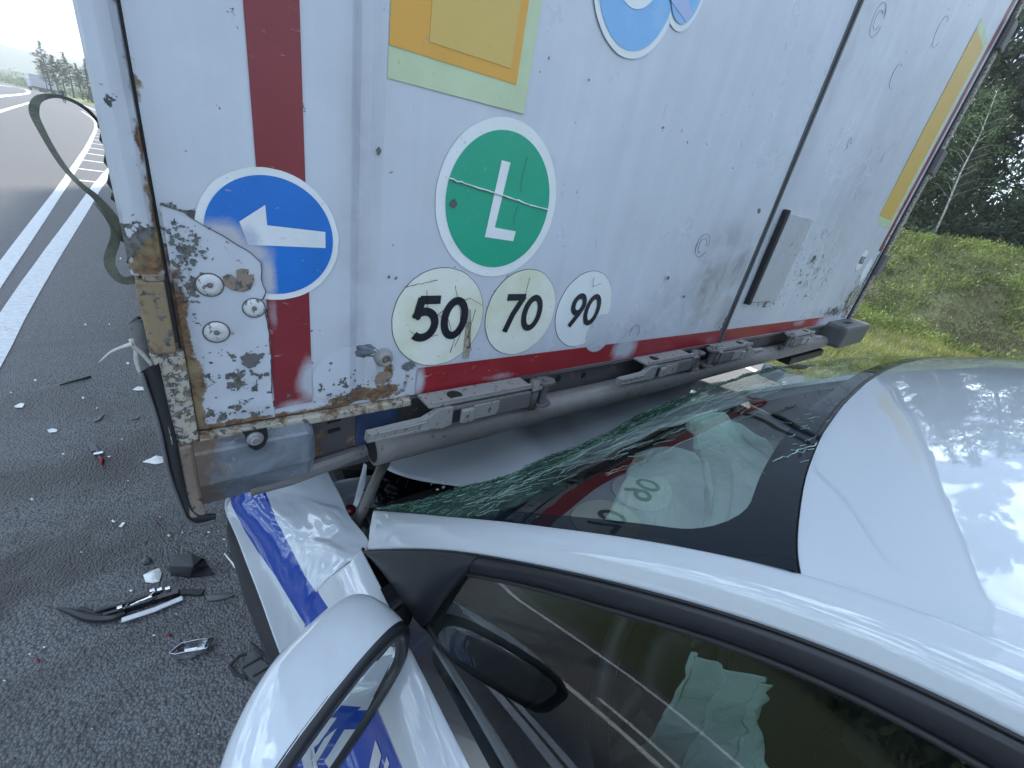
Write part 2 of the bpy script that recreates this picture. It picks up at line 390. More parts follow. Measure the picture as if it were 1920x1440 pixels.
def asphalt():
    m = Mat('asphalt')
    v = m.vor(125); vc = m.vor(125, outp='Color'); n1 = m.noise(1.1, 6, .62, .8); n2 = m.noise(14, 5, .7); n3 = m.noise(260, 3, .6)
    sepc = m.n('ShaderNodeSeparateColor'); m.nt.links.new(vc, sepc.inputs[0])
    c = m.mix(sepc.outputs[0], (.108, .110, .117), (.178, .180, .190))
    c = m.mix(m.rng(v, .38, .75, 0, .8), c, (.045, .046, .050))
    sy = m.n('ShaderNodeSeparateXYZ'); m.nt.links.new(m.co(), sy.inputs[0])
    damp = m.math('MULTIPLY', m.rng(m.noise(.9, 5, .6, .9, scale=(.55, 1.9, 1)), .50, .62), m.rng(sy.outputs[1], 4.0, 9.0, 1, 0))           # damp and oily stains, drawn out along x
    yw = m.math('ADD', sy.outputs[1], m.math('MULTIPLY', m.noise(2.2, 5, .65), .9))
    def band(y0, w_): return m.math('MULTIPLY', m.rng(m.math('ABSOLUTE', m.math('SUBTRACT', yw, y0+.45)), w_*.5, w_*1.6, 1, 0), m.rng(sy.outputs[0], .0, -.3))
    st_ = m.math('MULTIPLY', m.math('MAXIMUM', m.math('MAXIMUM', band(1.80, .13), band(2.42, .16)), m.math('MULTIPLY', band(3.05, .14), .5)), m.rng(m.noise(7, 5, .7, .5, scale=(.5, 1.6, 1)), .22, .44))
    damp = m.math('MAXIMUM', m.math('MULTIPLY', damp, .6), st_)
    c = m.mix(m.math('MULTIPLY', damp, .85), c, (.020, .019, .020))
    c = m.mix(m.rng(n1, .5, .8, 0, .45), c, (.125, .13, .145))
    c = m.mix(m.rng(n2, .6, .8, 0, .5), c, (.055, .052, .05))
    dust = m.rng(m.noise(38, 4, .8), .70, .76); c = m.mix(m.math('MULTIPLY', dust, .5), c, (.26, .26, .27))
    far = m.noise(.05, 3); c = m.mix(m.rng(far, .45, .6, 0, .3), c, (.10, .10, .108)); c = m.mix(m.rng(sy.outputs[1], 6, 14, 0, .85), c, (.050, .052, .060))  # asphalt colour darkened further ahead to offset the sunlight falling there
    h = m.math('ADD', m.math('MULTIPLY', v, -1.0), m.math('MULTIPLY', n3, .35))
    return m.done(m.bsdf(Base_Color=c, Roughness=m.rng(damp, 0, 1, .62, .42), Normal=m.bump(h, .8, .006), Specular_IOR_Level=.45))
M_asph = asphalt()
def roadpaint():
    m = Mat('road_paint'); w_ = m.rng(m.math('ADD', m.noise(9, 6, .7), m.math('MULTIPLY', m.vor(110), -.12)), .20, .33)
    c = m.mix(w_, (.12, .12, .13), m.mix(m.rng(m.noise(25, 4), .3, .7), (.52, .54, .57), (.70, .72, .75)))
    return m.done(m.bsdf(Base_Color=c, Roughness=.6, Normal=m.bump(m.vor(100), -.5, .004)))
M_line = roadpaint()
def grassmat(name, a, b, c3, sc=3.0):
    m = Mat(name); n = m.noise(sc, 6, .7); n2 = m.noise(sc*14, 4, .7)
    c = m.mix(m.rng(n, .35, .65), a, b); c = m.mix(m.rng(n2, .45, .75), c, c3)
    return m.done(m.bsdf(Base_Color=c, Roughness=.9, Normal=m.bump(n2, .6, .05)))
M_ground = grassmat('field_grass', (.055, .085, .022), (.09, .115, .035), (.14, .14, .06), .6)
M_bank = grassmat('bank_soil_grass', (.035, .06, .018), (.06, .085, .025), (.075, .06, .045), 2.0)
def leafmat(name, a, b, sc=.8):
    m = Mat(name); g = m.n('ShaderNodeNewGeometry'); r = g.outputs['Random Per Island']
    c = m.mix(r, a, b); c = m.mix(m.rng(m.noise(sc, 3), .35, .65), c, tuple(x*.55 for x in a))
    d = m.bsdf(Base_Color=c, Roughness=.6); tr = m.n('ShaderNodeBsdfTranslucent'); m.put(tr.inputs[0], c)
    mx = m.n('ShaderNodeMixShader'); mx.inputs[0].default_value = .3; m.nt.links.new(d, mx.inputs[1]); m.nt.links.new(tr.outputs[0], mx.inputs[2]); return m.done(mx.outputs[0])
L_weed = leafmat('weed_leaves', (.11, .165, .04), (.38, .45, .13), 1.2)
L_weed2 = leafmat('dry_weed_leaves', (.11, .12, .06), (.24, .21, .13), 1.2)
L_grass = leafmat('verge_grass_blades', (.26, .29, .08), (.48, .47, .18), .7)
L_pine = leafmat('pine_needles', (.030, .060, .034), (.07, .11, .055), .3)
L_spruce = leafmat('spruce_needles', (.035, .075, .036), (.085, .14, .065), .3)
L_birch = leafmat('birch_leaves', (.07, .14, .04), (.16, .25, .08), .3)
M_bark = simple('pine_bark', (.085, .065, .05), .9, var=.3, sc=8, bump=.5)
M_birch = simple('birch_bark', (.50, .49, .45), .8, var=.35, sc=9)

# ------------------------------------------------------------------ ground, road, hills
rnd = random.Random(7); nr = np.random.RandomState(7)
def nz2(x, y, s, z=0.0): return mn.noise(Vector((x*s, y*s, z)))
HB = 2.15
def ground_h(x, y):
    toe = 13.6 + .35*math.sin(y*.35) + .5*nz2(x*0, y, .3)
    # the bank fades out well ahead, where the road bends away
    k = max(0, min(1, (95-y)/40)); t = max(0, min(1, (x-toe)/5.2)); t = t*t*(3-2*t)
    z = -.02 + HB*t*k
    if 6.2 < x < toe: z += -.06*math.sin((x-6.2)/(toe-6.2)*math.pi)
    return z + (.09*nz2(x, y, 1.1)+.05*nz2(x, y, 3.1) if t > 0 else 0)
xs = np.concatenate([[-6000, -2500, -900, -300, -120, -60, -30, -15, -9], np.linspace(4, 13, 14), np.linspace(13.3, 20.5, 34), [22, 24, 28, 34, 42, 55, 80, 140, 400, 1200, 3000, 6000]])
ys = np.concatenate([[-6000, -2500, -900, -300, -120, -60, -30, -18], np.linspace(-12, 20, 90), [22, 25, 28, 32, 36, 42, 50, 60, 70, 80, 95, 120, 170, 260, 400, 900, 2500, 6000]])
gv = [(x, y, ground_h(x, y)) for x in xs for y in ys]
mk('ground', gv, gridfaces(len(xs), len(ys)), M_bank, smooth=True, kind='structure')
# mown verge and far fields share one sheet just above the bank soil where it is flat
def edgeR(y): return interp(y, [(-60, 6.2), (20, 6.0), (60, 2.0), (110, -5.3), (150, -10.5), (200, -19), (300, -45), (420, -90)])
def edgeL(y): return interp(y, [(-60, -5.0), (12, -5.0), (26, -9.5), (40, -14), (80, -24), (150, -48), (300, -110), (420, -180)])
rv, rf = [], []
ry = np.concatenate([np.linspace(-60, 60, 61), np.linspace(65, 420, 72)])
for i, y in enumerate(ry):
    for t in np.linspace(0, 1, 9): rv.append((edgeL(y)*(1-t)+edgeR(y)*t, y, 0.0))
rf = gridfaces(len(ry), 9)
road = mk('road', rv, [f[::-1] for f in rf], M_asph, kind='structure')
def ribbon_line(name, pts, wd, label, z=.004, end_fade=False):
    P = cr([np.array([p[0], p[1], z]) for p in pts], 8*len(pts)); vs_, fs = [], []
    for i, p in enumerate(P):
        t = P[min(i+1, len(P)-1)] - P[max(i-1, 0)]; n = np.array([-t[1], t[0], 0]); n /= np.linalg.norm(n)
        k = wd*(1+.06*nz2(p[0], p[1]*3, 2)); e = .012*nz2(p[1]*7, 1, 1)
        vs_ += [p+n*(k/2+e), p-n*(k/2-e)]
    fs = [(2*i, 2*i+1, 2*i+3, 2*i+2) for i in range(len(P)-1)]
    o = mk(name, vs_, fs, M_line, road); o['label'] = label; return o
l1 = [(-1.02, -14), (-1.05, -4), (-1.1, 2), (-1.17, 5.75), (-1.27, 13.6), (-1.52, 26), (-1.97, 40.2), (-2.7, 52), (-4.2, 68)]
l2 = [(-.80, -14), (-.84, -6), (-.88, 0), (-.95, 4.06), (-.86, 9), (-.73, 14.3), (-.35, 24), (.2, 36)]
ribbon_line('lane_line', l1, .12, 'outer white line of the painted pair beside the trailer')
ribbon_line('lane_line', l2, .15, 'inner white line of the painted pair beside the trailer')
for k, y in enumerate([13.1, 15.2, 17.4, 19.6, 21.9, 24.2, 26.4, 28.8, 31.2, 33.6, 36]):
    xa, xb = interp(y, [(p[1], p[0]) for p in l1]), interp(y, [(p[1], p[0]) for p in l2])
    ribbon_line('lane_rung', [(xa+.05, y), ((xa+xb)/2, y-.04), (xb-.06, y-.02)], .16, 'white cross bar between the pair of lane lines')
def pxl(l): return [tuple(oz(a, b, 0)[:2]) for a, b in l]
ribbon_line('lane_line', pxl([(-140, 250), (0, 209), (40, 197), (72, 188)]), .22, 'white line across the far lanes at the left')
ribbon_line('lane_line', pxl([(-60, 154), (0, 160), (28, 163.5), (48, 168), (54, 172.5), (46, 176), (0, 180.5), (-80, 189)]), .55, 'white outline of the far painted island')
ribbon_line('lane_line', pxl([(78, 177), (108, 183), (150, 195), (182, 208)]), .2, 'white edge line at the far bend')
ribbon_line('lane_line', [(5.6, -50), (5.6, 0), (5.5, 20), (3.0, 50), (-2, 85)], .14, 'white edge line beside the verge')
ribbon_line('lane_line', [(-4.55, -50), (-4.55, 0), (-4.6, 11), (-8.9, 26), (-13.2, 40), (-23, 80)], .14, 'white edge line on the far side of the road')

ribbon_line('lane_line', [(-2.45, -60), (-2.45, -8), (-2.42, 1.2)], .13, 'nearer of two unseen white lines added for the side window reflection')  # this line and the next: out of view, added to reflect in the side window
ribbon_line('lane_line', [(-2.80, -60), (-2.80, -8), (-2.78, 1.0)], .10, 'farther of two unseen white lines added for the side window reflection')
M_hillf = grassmat('far_hill_forest', (.022, .042, .022), (.045, .07, .03), (.06, .09, .035), .012)
def ridge(name, R0, R1, prof, n=220, amp=.12, mat=None):
    vs_ = []; na = n; nk = 9
    for i in range(na):
        a = -math.pi + 2*math.pi*i/(na-1); hgt = prof(math.degrees(a))
        for k in range(nk):
            t = k/(nk-1); r_ = R0 + (R1-R0)*t
            s = math.sin(t*math.pi)
            z = -3 + (hgt+3)*s*(1+amp*nz2(math.cos(a)*8+t, math.sin(a)*8, 1.0+t)) + (hgt*.05*nz2(a*60, t*3, 1) if s > .1 else 0)
            vs_.append((math.sin(a)*r_, math.cos(a)*r_, z))
    return mk(name, vs_, gridfaces(na, nk), mat or M_hillf, smooth=True, kind='structure')
ridge('far_hills', 900, 1600, lambda a: 56+6*math.sin(math.radians(a*1.7+200)) + 6*math.sin(math.radians(a*7)))
ridge('near_hills', 380, 800, lambda a: 9 + 3*math.sin(math.radians(a*11+60)))
# low grass hump at the bend
hv = []; gx, gy = np.linspace(-16, 12, 40), np.linspace(84, 175, 40)
for x in gx:
    for y in gy:
        e = float(edgeR(y)); t = max(0, min(1, (x-e-.4)/5)); t = t*t*(3-2*t); s = max(0, min(1, (y-84)/18))*max(0, min(1, (175-y)/30))
        hv.append((x, y, -.03 + t*s*(1.5+.3*nz2(x, y, .2))))
M_hump = grassmat('light_green_grass', (.12, .17, .045), (.17, .21, .06), (.09, .12, .04), .5)  # lighter green than the bank grass
mk('grass_hump', hv, gridfaces(40, 40), M_hump, smooth=True, kind='structure')

# ------------------------------------------------------------------ vegetation
def leaves(C, n, spread, size, up=.3, flat=1.0, rs=nr):
    """n little leaf triangles scattered round each centre; returns verts, faces"""
    C = np.repeat(np.asarray(C, float), n, 0); m = len(C)
    sp = np.repeat(np.broadcast_to(np.asarray(spread, float).reshape(-1, 1) if np.ndim(spread) else np.full((m//n, 1), spread), (m//n, 1)), n, 0)
    p = C + rs.normal(0, 1, (m, 3))*sp*np.array([.5, .5, .5*flat])
    a = rs.normal(0, 1, (m, 3)); a[:, 2] += up; a /= np.linalg.norm(a, axis=1, keepdims=True)
    b = np.cross(a, rs.normal(0, 1, (m, 3))); b /= np.linalg.norm(b, axis=1, keepdims=True)+1e-9
    s = size*rs.uniform(.6, 1.4, (m, 1))
    return p, a*s, b*s
def leafmesh(p, a, b, wd=.35, quad=True):
    if quad:
        v = np.stack([p-b*wd*.0, p+a*.5+b*wd, p+a, p+a*.5-b*wd], 1).reshape(-1, 3)
        f = np.arange(len(v)).reshape(-1, 4)
    else:
        v = np.stack([p-b*wd, p+b*wd, p+a], 1).reshape(-1, 3); f = np.arange(len(v)).reshape(-1, 3)
    return v, f
# weeds on the bank
C = []
while len(C) < 15000:
    x = rnd.uniform(13.2, 20.3); y = rnd.uniform(-9, 14) if rnd.random() < .8 else rnd.uniform(-24, 50)
    C.append((x, y, ground_h(x, y) + .07 + .16*nz2(x, y, .9)))
C = np.array(C); dry = np.array([nz2(c[0], c[1], .45, 5) > .18 for c in C])
v, f = leafmesh(*leaves(C[~dry], 15, .15, .075, 1.6), wd=.17); mk('bank_weeds', v, f, L_weed, kind='stuff')['label'] = 'leafy green weeds covering the bank'
v, f = leafmesh(*leaves(C[dry], 14, .15, .08, 2.2), wd=.10); mk('dry_bank_weeds', v, f, L_weed2, kind='stuff')['label'] = 'brownish dry weeds in patches on the bank'
C = []
while len(C) < 9000:
    x = rnd.uniform(6.3, 14.0); y = rnd.uniform(-8, 8) if rnd.random() < .85 else rnd.uniform(-20, 40)
    C.append((x, y, ground_h(x, y)))
p, a, b = leaves(C, 6, .14, .10, 3.0, flat=.05); v, f = leafmesh(p, a, b, .10, False); mk('verge_grass', v, f, L_grass, kind='stuff')['label'] = 'short yellowish grass of the verge'
C = [(x, y, ground_h(x, y)+.06) for x, y in ((rnd.uniform(20.2, 23.5), rnd.uniform(-18, 30)) for _ in range(1600))]
v, f = leafmesh(*leaves(C, 16, .16, .12, 2.2)); mk('crest_grass', v, f, L_grass, kind='stuff')['label'] = 'grass along the crest of the bank'

def pine_meshes(seed, h, lo=.35, spread=2.6, nl=46, dens=8, leafn=16, lsz=.30, mat=L_pine, cone=False, lean=.3):
    r = random.Random(seed); rs = np.random.RandomState(seed); t = MB()
    pts = [(lean*math.sin(k*.5+seed)*k/10, lean*math.cos(k*.7+seed)*k/10, h*k/10) for k in range(11)]
    t.tube(pts, [.016*h*(1-.9*k/10)+.015 for k in range(11)], 8)
    P = np.array(pts); cs = []
    for i in range(nl):
        u = lo + (1-lo)*((i+.5)/nl)**.9; k = u*10; i0 = min(9, int(k)); b0 = P[i0]+(P[i0+1]-P[i0])*(k-i0)
        a = i*2.4 + r.uniform(-.6, .6); ln = spread*((1.05-u)/(1-lo) if cone else (math.sin(min(1, (u-lo)/(1-lo)*1.1+.12)*math.pi)**.6))*r.uniform(.55, 1.15)+.25
        q = [b0 + np.array([math.cos(a)*ln*s, math.sin(a)*ln*s, ln*(.16*s - (.38 if cone else .06)*s*s)]) for s in (0, .35, .7, 1)]
        t.tube(q, [.03, .022, .014, .006], 4, caps=False)
        for s in np.linspace(.3 if not cone else .12, 1.05, max(2, int(dens*ln/spread)+1)):
            j = rs.normal(0, 1, 3)*np.array([.22, .22, .10])*ln*.45
            qq = b0 + np.array([math.cos(a)*ln*s, math.sin(a)*ln*s, ln*(.16*s-(.38 if cone else .06)*s*s)]) + j
            cs.append(qq)
    p, a, b = leaves(cs, leafn, spread*.17, lsz, .8, .45, rs)
    v, f = leafmesh(p, a, b, .13)
    return t, v, f, mat
def tree_proto(name, label, cat, group, spec, bark, loc):
    t, v, f, mt = spec
    o = thing(name, loc, label, cat, group); lv = np.array(loc)
    mk('trunk', np.array(t.v)+lv, t.f, bark, o, smooth=True); mk('crown', v+lv, f, mt, o)
    return o
def tree_copy(src, loc, s, rz, label, group):
    c = src.copy(); COL.objects.link(c); c.location = loc; c.scale = (s, s, s); c.rotation_euler = (0, 0, rz); c['label'] = label
    if group: c['group'] = group
    for ch in src.children:
        d = ch.copy(); COL.objects.link(d); d.parent = c
    return c
G1 = 'tall pines of the forest above the bank'; G2 = 'dense young spruces along the forest edge'; G3 = 'pines beyond the far bend'
lab1 = 'tall thin pine with bare lower trunk in the forest above the bank'
lab2 = 'dense dark young conifer at the forest edge above the bank'
lab3 = 'dark pine beyond the far bend of the road'
protos = [tree_proto('pine_tree', lab1, 'tree', G1, pine_meshes(s, hh, lo, sp), M_bark, loc) for s, hh, lo, sp, loc in ((1, 13, .34, 2.5, (29, 5.5, 2.05)), (2, 15, .42, 2.9, (33, .2, 2.05)), (3, 11, .25, 2.2, (27.5, 9.5, 2.05)))]
cps = [tree_proto('spruce_tree', lab2, 'tree', G2, pine_meshes(s, hh, .04, sp, 54, 8, 17, .26, L_spruce, True, .1), M_bark, loc) for s, hh, sp, loc in ((11, 5.5, 1.9, (24.8, 4.6, 2.05)), (12, 4.2, 1.7, (25.4, 1.2, 2.05)))]
pr = random.Random(5)
for i in range(38):
    y = -26 + 78*(i+.5)/38 + pr.uniform(-1.2, 1.2); x = pr.uniform(27, 42)
    tree_copy(protos[i % 3], (x, y, 2.05), pr.uniform(.8, 1.15), pr.uniform(0, 6.3), lab1, G1)
for i in range(34):
    y = -22 + 72*(i+.5)/34 + pr.uniform(-.5, .5); x = pr.uniform(24.0, 27.5) if i % 2 else pr.uniform(27, 31)
    tree_copy(cps[i % 2], (x, y, 2.05), pr.uniform(.75, 1.35)*(1 if i % 2 else 1.25), pr.uniform(0, 6.3), lab2, G2)
# the same forest far back closes the view as one mass
C = [(pr.uniform(44, 60), pr.uniform(-60, 120), 2+abs(pr.gauss(0, 1))*1.4) for _ in range(1800)]
v, f = leafmesh(*leaves(C, 16, 1.6, .75, .5)); mk('deep_forest', v, f, L_spruce, kind='stuff')['label'] = 'dark depth of the forest behind the front trees'
C = [(pr.uniform(23.6, 33), pr.uniform(-20, 40), 2.1+abs(pr.gauss(0, .7))) for _ in range(1500)]
v, f = leafmesh(*leaves(C, 24, .5, .16, .6)); mk('forest_undergrowth', v, f, L_spruce, kind='stuff')['label'] = 'bushy undergrowth between the conifers'
# a pale birch in front
bt = MB(); bp = [(0, 0, 0), (.05, .15, 1.6), (-.02, .35, 3.2), (.1, .45, 4.8), (.05, .7, 6.4)]
bt.tube(bp, [.045, .038, .03, .02, .008], 8); bc = []
for i in range(34):
    u = .3 + .7*i/34; k = u*4; i0 = min(3, int(k)); b0 = np.array(bp[i0])+(np.array(bp[i0+1])-np.array(bp[i0]))*(k-i0); a = i*2.3; ln = (1.25-u)*1.7
    q = [b0+np.array([math.cos(a)*ln*s, math.sin(a)*ln*s, ln*(.9*s-.5*s*s)]) for s in (0, .5, 1)]; bt.tube(q, [.007, .005, .0025], 4, caps=False)
    for s in (.5, .8, 1.05): bc.append(b0+np.array([math.cos(a)*ln*s, math.sin(a)*ln*s, ln*(.9*s-.5*s*s)-.1]))
p, a, b = leaves(bc, 16, .32, .065, -.2); v, f = leafmesh(p, a, b, .4)
tree_proto('birch_tree', 'slender birch with pale trunk in front of the dark conifers', 'tree', None, (bt, v, f, L_birch), M_birch, (23.2, 3.6, 2.1)).scale = (.8, .8, .8)
# pines at the far bend: (pixel x, pixel of foot, distance along the view, height)
far_t = [(97, 172, 140, 8.6), (110, 173, 132, 6.4), (122, 172, 135, 6.0), (137, 172, 128, 7.0), (152, 171, 124, 5.6), (168, 170, 120, 6.4), (90, 172, 150, 5.4), (182, 170, 118, 6.2)]
for k, (px, py, Y, hh) in enumerate(far_t):
    r_ = ray(px, py); x = r_[0]/r_[1]*Y
    lb = 'tallest dark pine beyond the far bend, nearest the truck' if k == 0 else lab3
    tree_copy(protos[2 if k % 2 else 0], (x, Y, .6), hh/(11 if k % 2 else 13), k*1.3, lb, None if k == 0 else G3)
C = [(-36+pr.uniform(-50, 45), pr.uniform(200, 330), 0) for _ in range(900)]
C = [(x, y, abs(pr.gauss(0, 1.5))) for x, y, _ in C if x < edgeL(y)-2 or x > edgeR(y)+3]
v, f = leafmesh(*leaves(C, 22, 1.6, .55, .5)); mk('far_thicket', v, f, L_birch, kind='stuff')['label'] = 'pale green thicket beyond the far lanes'
C = [(pr.uniform(-15, 3), pr.uniform(128, 150), .8+abs(pr.gauss(0, .7))) for _ in range(420)]
C = [c for c in C if c[0] > edgeR(c[1])+2]
v, f = leafmesh(*leaves(C, 16, .8, .4, .5)); mk('far_undergrowth', v, f, L_pine, kind='stuff')['label'] = 'low dark bushes under the far pines'
C = [(pr.uniform(-70, -28), pr.uniform(-40, 60), abs(pr.gauss(0, 3.0))) for _ in range(900)]
v, f = leafmesh(*leaves(C, 14, 2.0, .9, .5)); mk('opposite_woods', v, f, L_spruce, kind='stuff')['label'] = 'woods across the road'

# distant truck and person
tx, ty = -17.4, 196
tr = thing('parked_truck', (tx, ty, 0), 'pale box truck parked at the far bend under the pines', 'truck')
Rt = Matrix.Rotation(math.radians(28), 3, 'Z')
def tb(*b, bev=.05, m=None, name='part'):
    mb = MB(); mb.box(*b, bev=bev); vv = [Rt @ Vector(p) + Vector((tx, ty, 0)) for p in mb.v]; return mk(name, vv, mb.f, m, tr)
M_tbox = simple('truck_box_paint', (.42, .44, .48), .5); M_twht = simple('truck_cab_paint', (.62, .66, .72), .4)
tb(-1.25, 1.25, 0, 7.5, 1.1, 3.9, m=M_tbox, name='cargo_box'); tb(-1.28, 1.28, -.03, 7.53, 3.9, 4.0, m=M_black, name='roof_edge')
tb(-1.2, 1.2, 8.0, 9.9, .7, 3.1, bev=.2, m=M_twht, name='cab'); tb(-1.1, 1.1, .1, 9.6, .7, 1.05, m=M_black, name='chassis')
tb(-.6, .6, -.05, -.03, 2.1, 2.5, bev=.001, m=M_black, name='dark_sign')
for sx in (-1, 1):
    for yy in (1.2, 2.5, 8.9):
        mb = MB(); mb.lathe((0, 0, 0), (1, 0, 0), [(.3, -.14), (.5, -.13), (.5, .13), (.3, .14)], 20); vv = [Rt @ (Vector(p)+Vector((sx*1.05, yy, .5))) + Vector((tx, ty, 0)) for p in mb.v]
        mk('wheel', vv, mb.f, M_black, tr, smooth=True)

def person(loc, rz):
    P = {'pelvis': (0, 0, .95, .13), 'belly': (0, 0, 1.12, .13), 'chest': (0, 0, 1.34, .16), 'neck': (0, 0, 1.49, .055), 'head': (0, .01, 1.62, .09), 'top': (0, .01, 1.72, .075),
         'shl': (-.19, 0, 1.42, .06), 'ell': (-.27, -.02, 1.15, .045), 'hal': (-.25, .08, .92, .035), 'shr': (.19, 0, 1.42, .06), 'elr': (.27, -.03, 1.15, .045), 'har': (.26, .06, .92, .035),
         'hil': (-.1, 0, .88, .095), 'knl': (-.12, .12, .5, .06), 'anl': (-.12, .02, .09, .042), 'tol': (-.12, .2, .04, .035), 'hir': (.1, 0, .88, .095), 'knr': (.12, .02, .5, .06), 'anr': (.12, -.22, .12, .042), 'tor': (.12, -.06, .04, .035)}
    E = [('pelvis', 'belly'), ('belly', 'chest'), ('chest', 'neck'), ('neck', 'head'), ('head', 'top'), ('chest', 'shl'), ('shl', 'ell'), ('ell', 'hal'), ('chest', 'shr'), ('shr', 'elr'), ('elr', 'har'),
         ('pelvis', 'hil'), ('hil', 'knl'), ('knl', 'anl'), ('anl', 'tol'), ('pelvis', 'hir'), ('hir', 'knr'), ('knr', 'anr'), ('anr', 'tor')]
    ks = list(P); me = bpy.data.meshes.new('person'); me.from_pydata([P[k][:3] for k in ks], [(ks.index(a), ks.index(b)) for a, b in E], [])
    o = bpy.data.objects.new('person', me); COL.objects.link(o); o.location = loc; o.rotation_euler = (0, 0, rz)
    m = o.modifiers.new('skin', 'SKIN'); 
    if not me.skin_vertices: bpy.context.view_layer.objects.active = o
    if not me.skin_vertices:
        bm = bmesh.new(); bm.from_mesh(me); bm.verts.layers.skin.verify(); bm.to_mesh(me); bm.free()
    for i, k in enumerate(ks): me.skin_vertices[0].data[i].radius = (P[k][3],)*2; me.skin_vertices[0].data[i].use_root = (i == 0)
    o.modifiers.new('sub', 'SUBSURF').levels = 2
    mm = Mat('dark_clothes_and_skin'); sz = mm.n('ShaderNodeSeparateXYZ'); mm.nt.links.new(mm.co(), sz.inputs[0]); z = sz.outputs[2]
    c = mm.mix(mm.math('GREATER_THAN', z, .92), (.02, .022, .03), (.03, .035, .05)); c = mm.mix(mm.math('GREATER_THAN', z, 1.50), c, (.32, .19, .14)); c = mm.mix(mm.math('GREATER_THAN', z, 1.66), c, (.02, .015, .012))
    me.materials.append(mm.done(mm.bsdf(Base_Color=c, Roughness=.8)))
    return props(o, 'person in dark clothes walking on the road beyond the strap loop', 'person')
person((-7.2, 92, 0), 2.9)

# ------------------------------------------------------------------ the semi trailer
T = thing('semi_trailer', (1.27, D+6.5, 0), 'battered pale grey semi trailer with round stickers on its rear doors', 'trailer')
XL, XR, XS, ZB, ZT = -.024, 2.585, 1.268, 1.272, 3.86

def gauss(x, z, spots):
    o = np.zeros_like(x)
    for cx, cz, rx, rz, a in spots: o = np.maximum(o, a*np.exp(-(((x-cx)/rx)**2+((z-cz)/rz)**2)))
    return o
def bodyoff(x):     # profile of the left door across its width (positive = deeper)
    s = lambda a, b: np.clip((x-a)/(b-a), 0, 1)
    return .0075*s(.182, .192) - .0095*s(.206, .2165)
def door_mesh(name, x0, x1, spots, label, prof, dents):
    xs_ = np.unique(np.concatenate([np.arange(x0, x1, .01), np.array([.181, .185, .189, .193, .205, .209, .213, .2165]) if prof else np.array([x0]), [x1]]))
    xs_ = xs_[(xs_ >= x0) & (xs_ <= x1)]
    zs_ = np.concatenate([np.arange(ZB, 2.6, .01), np.arange(2.6, ZT, .1), [ZT]])
    X, Z = np.meshgrid(xs_, zs_, indexing='ij'); Y = np.full_like(X, D) + (bodyoff(X) if prof else 0)
    for cx, cz, r_, a in dents: Y += a*np.exp(-((X-cx)**2+(Z-cz)**2)/r_**2)
    V = np.stack([X, Y, Z], -1).reshape(-1, 3); A = {k: gauss(X, Z, sp).ravel() for k, sp in spots.items()}
    F = gridfaces(*X.shape)
    # edge return of the leaf
    n = len(V); e = [(x0, D, ZB), (x1, D, ZB), (x1, D, ZT), (x0, D, ZT)]; e2 = [(p[0], D+.035, p[2]) for p in e]
    V = np.vstack([V, e, e2]); F += [(n, n+1, n+5, n+4), (n+1, n+2, n+6, n+5), (n+2, n+3, n+7, n+6), (n+3, n, n+4, n+7)]
    A = {k: np.concatenate([a, np.zeros(8)]) for k, a in A.items()}
    return mk(name, V, F, M_panel, T, smooth=False, label=label, attrs=A)
sp_l = {'rust': [(.004, 1.40, .012, .10, 1.0), (.006, 1.30, .012, .05, 1.2), (.006, 1.62, .004, .03, .7), (.24, 1.295, .02, .035, 1.3), (.20, 1.285, .05, .018, 1.25), (.10, 1.274, .25, .006, .9), (.245, 1.335, .018, .012, .7), (.022, 1.345, .01, .06, .75)],
        'chip': [(.020, 1.475, .022, .022, 1.15), (.022, 1.51, .022, .012, 1.1), (.02, 1.44, .02, .03, .95), (.05, 1.35, .04, .05, .75), (.05, 1.29, .05, .015, .8), (.22, 1.30, .05, .03, .8), (.06, 1.40, .06, .06, .55), (1.255, 1.32, .02, .05, .8)],
        'grime': [(.19, 1.5, .018, .3, .35), (1.08, 1.44, .10, .10, .75), (.95, 1.40, .10, .07, .5), (.83, 1.34, .12, .05, .35), (1.19, 1.50, .07, .07, .8), (1.1, 1.56, .12, .04, .5), (1.22, 1.36, .05, .08, .6), (.16, 1.31, .05, .04, .35), (.6, 1.31, .5, .012, .3)]}
door1 = door_mesh('door', .004, XS-.006, sp_l, 'left rear door leaf with the green and numbered stickers', True, [(.9, 1.45, .12, .003), (.5, 1.7, .2, .002), (1.1, 1.6, .15, -.003), (.7, 1.35, .08, -.0015), (.09, 1.36, .03, .0015), (.25, 1.3, .03, .003)])
sp_r = {'rust': [(2.47, 1.31, .06, .04, .8), (1.285, 1.31, .015, .05, .6)],
        'chip': [(2.42, 1.38, .07, .05, .95), (1.75, 1.5, .3, .12, .3), (2.5, 1.5, .02, .2, 1.0), (2.3, 1.33, .2, .03, .7), (1.5, 1.39, .1, .02, .6)],
        'grime': [(1.36, 1.55, .09, .10, .55), (2.35, 1.40, .16, .06, .55), (1.9, 1.8, .15, .3, .25), (1.32, 2.0, .04, .5, .3), (2.2, 1.33, .2, .02, .6)]}
door2 = door_mesh('door', XS+.007, 2.525, sp_r, 'right rear door leaf with the dark plate and the tall orange marking', False, [(1.9, 1.9, .2, .003), (2.1, 1.6, .15, -.003), (1.6, 1.7, .15, -.002)])
b = MB(); b.box(XS-.0135, XS+.0145, D-.004, D+.002, ZB+.004, ZT-.01, bev=.002); b.box(XS-.004, XS+.004, D-.009, D-.003, ZB-.006, ZT-.02, bev=.002)
b.build('door_seal', M_grey, T)
b = MB(); b.box(XS-.006, XS+.007, D+.002, D+.03, ZB, ZT); b.build('seal_core', M_black, T)

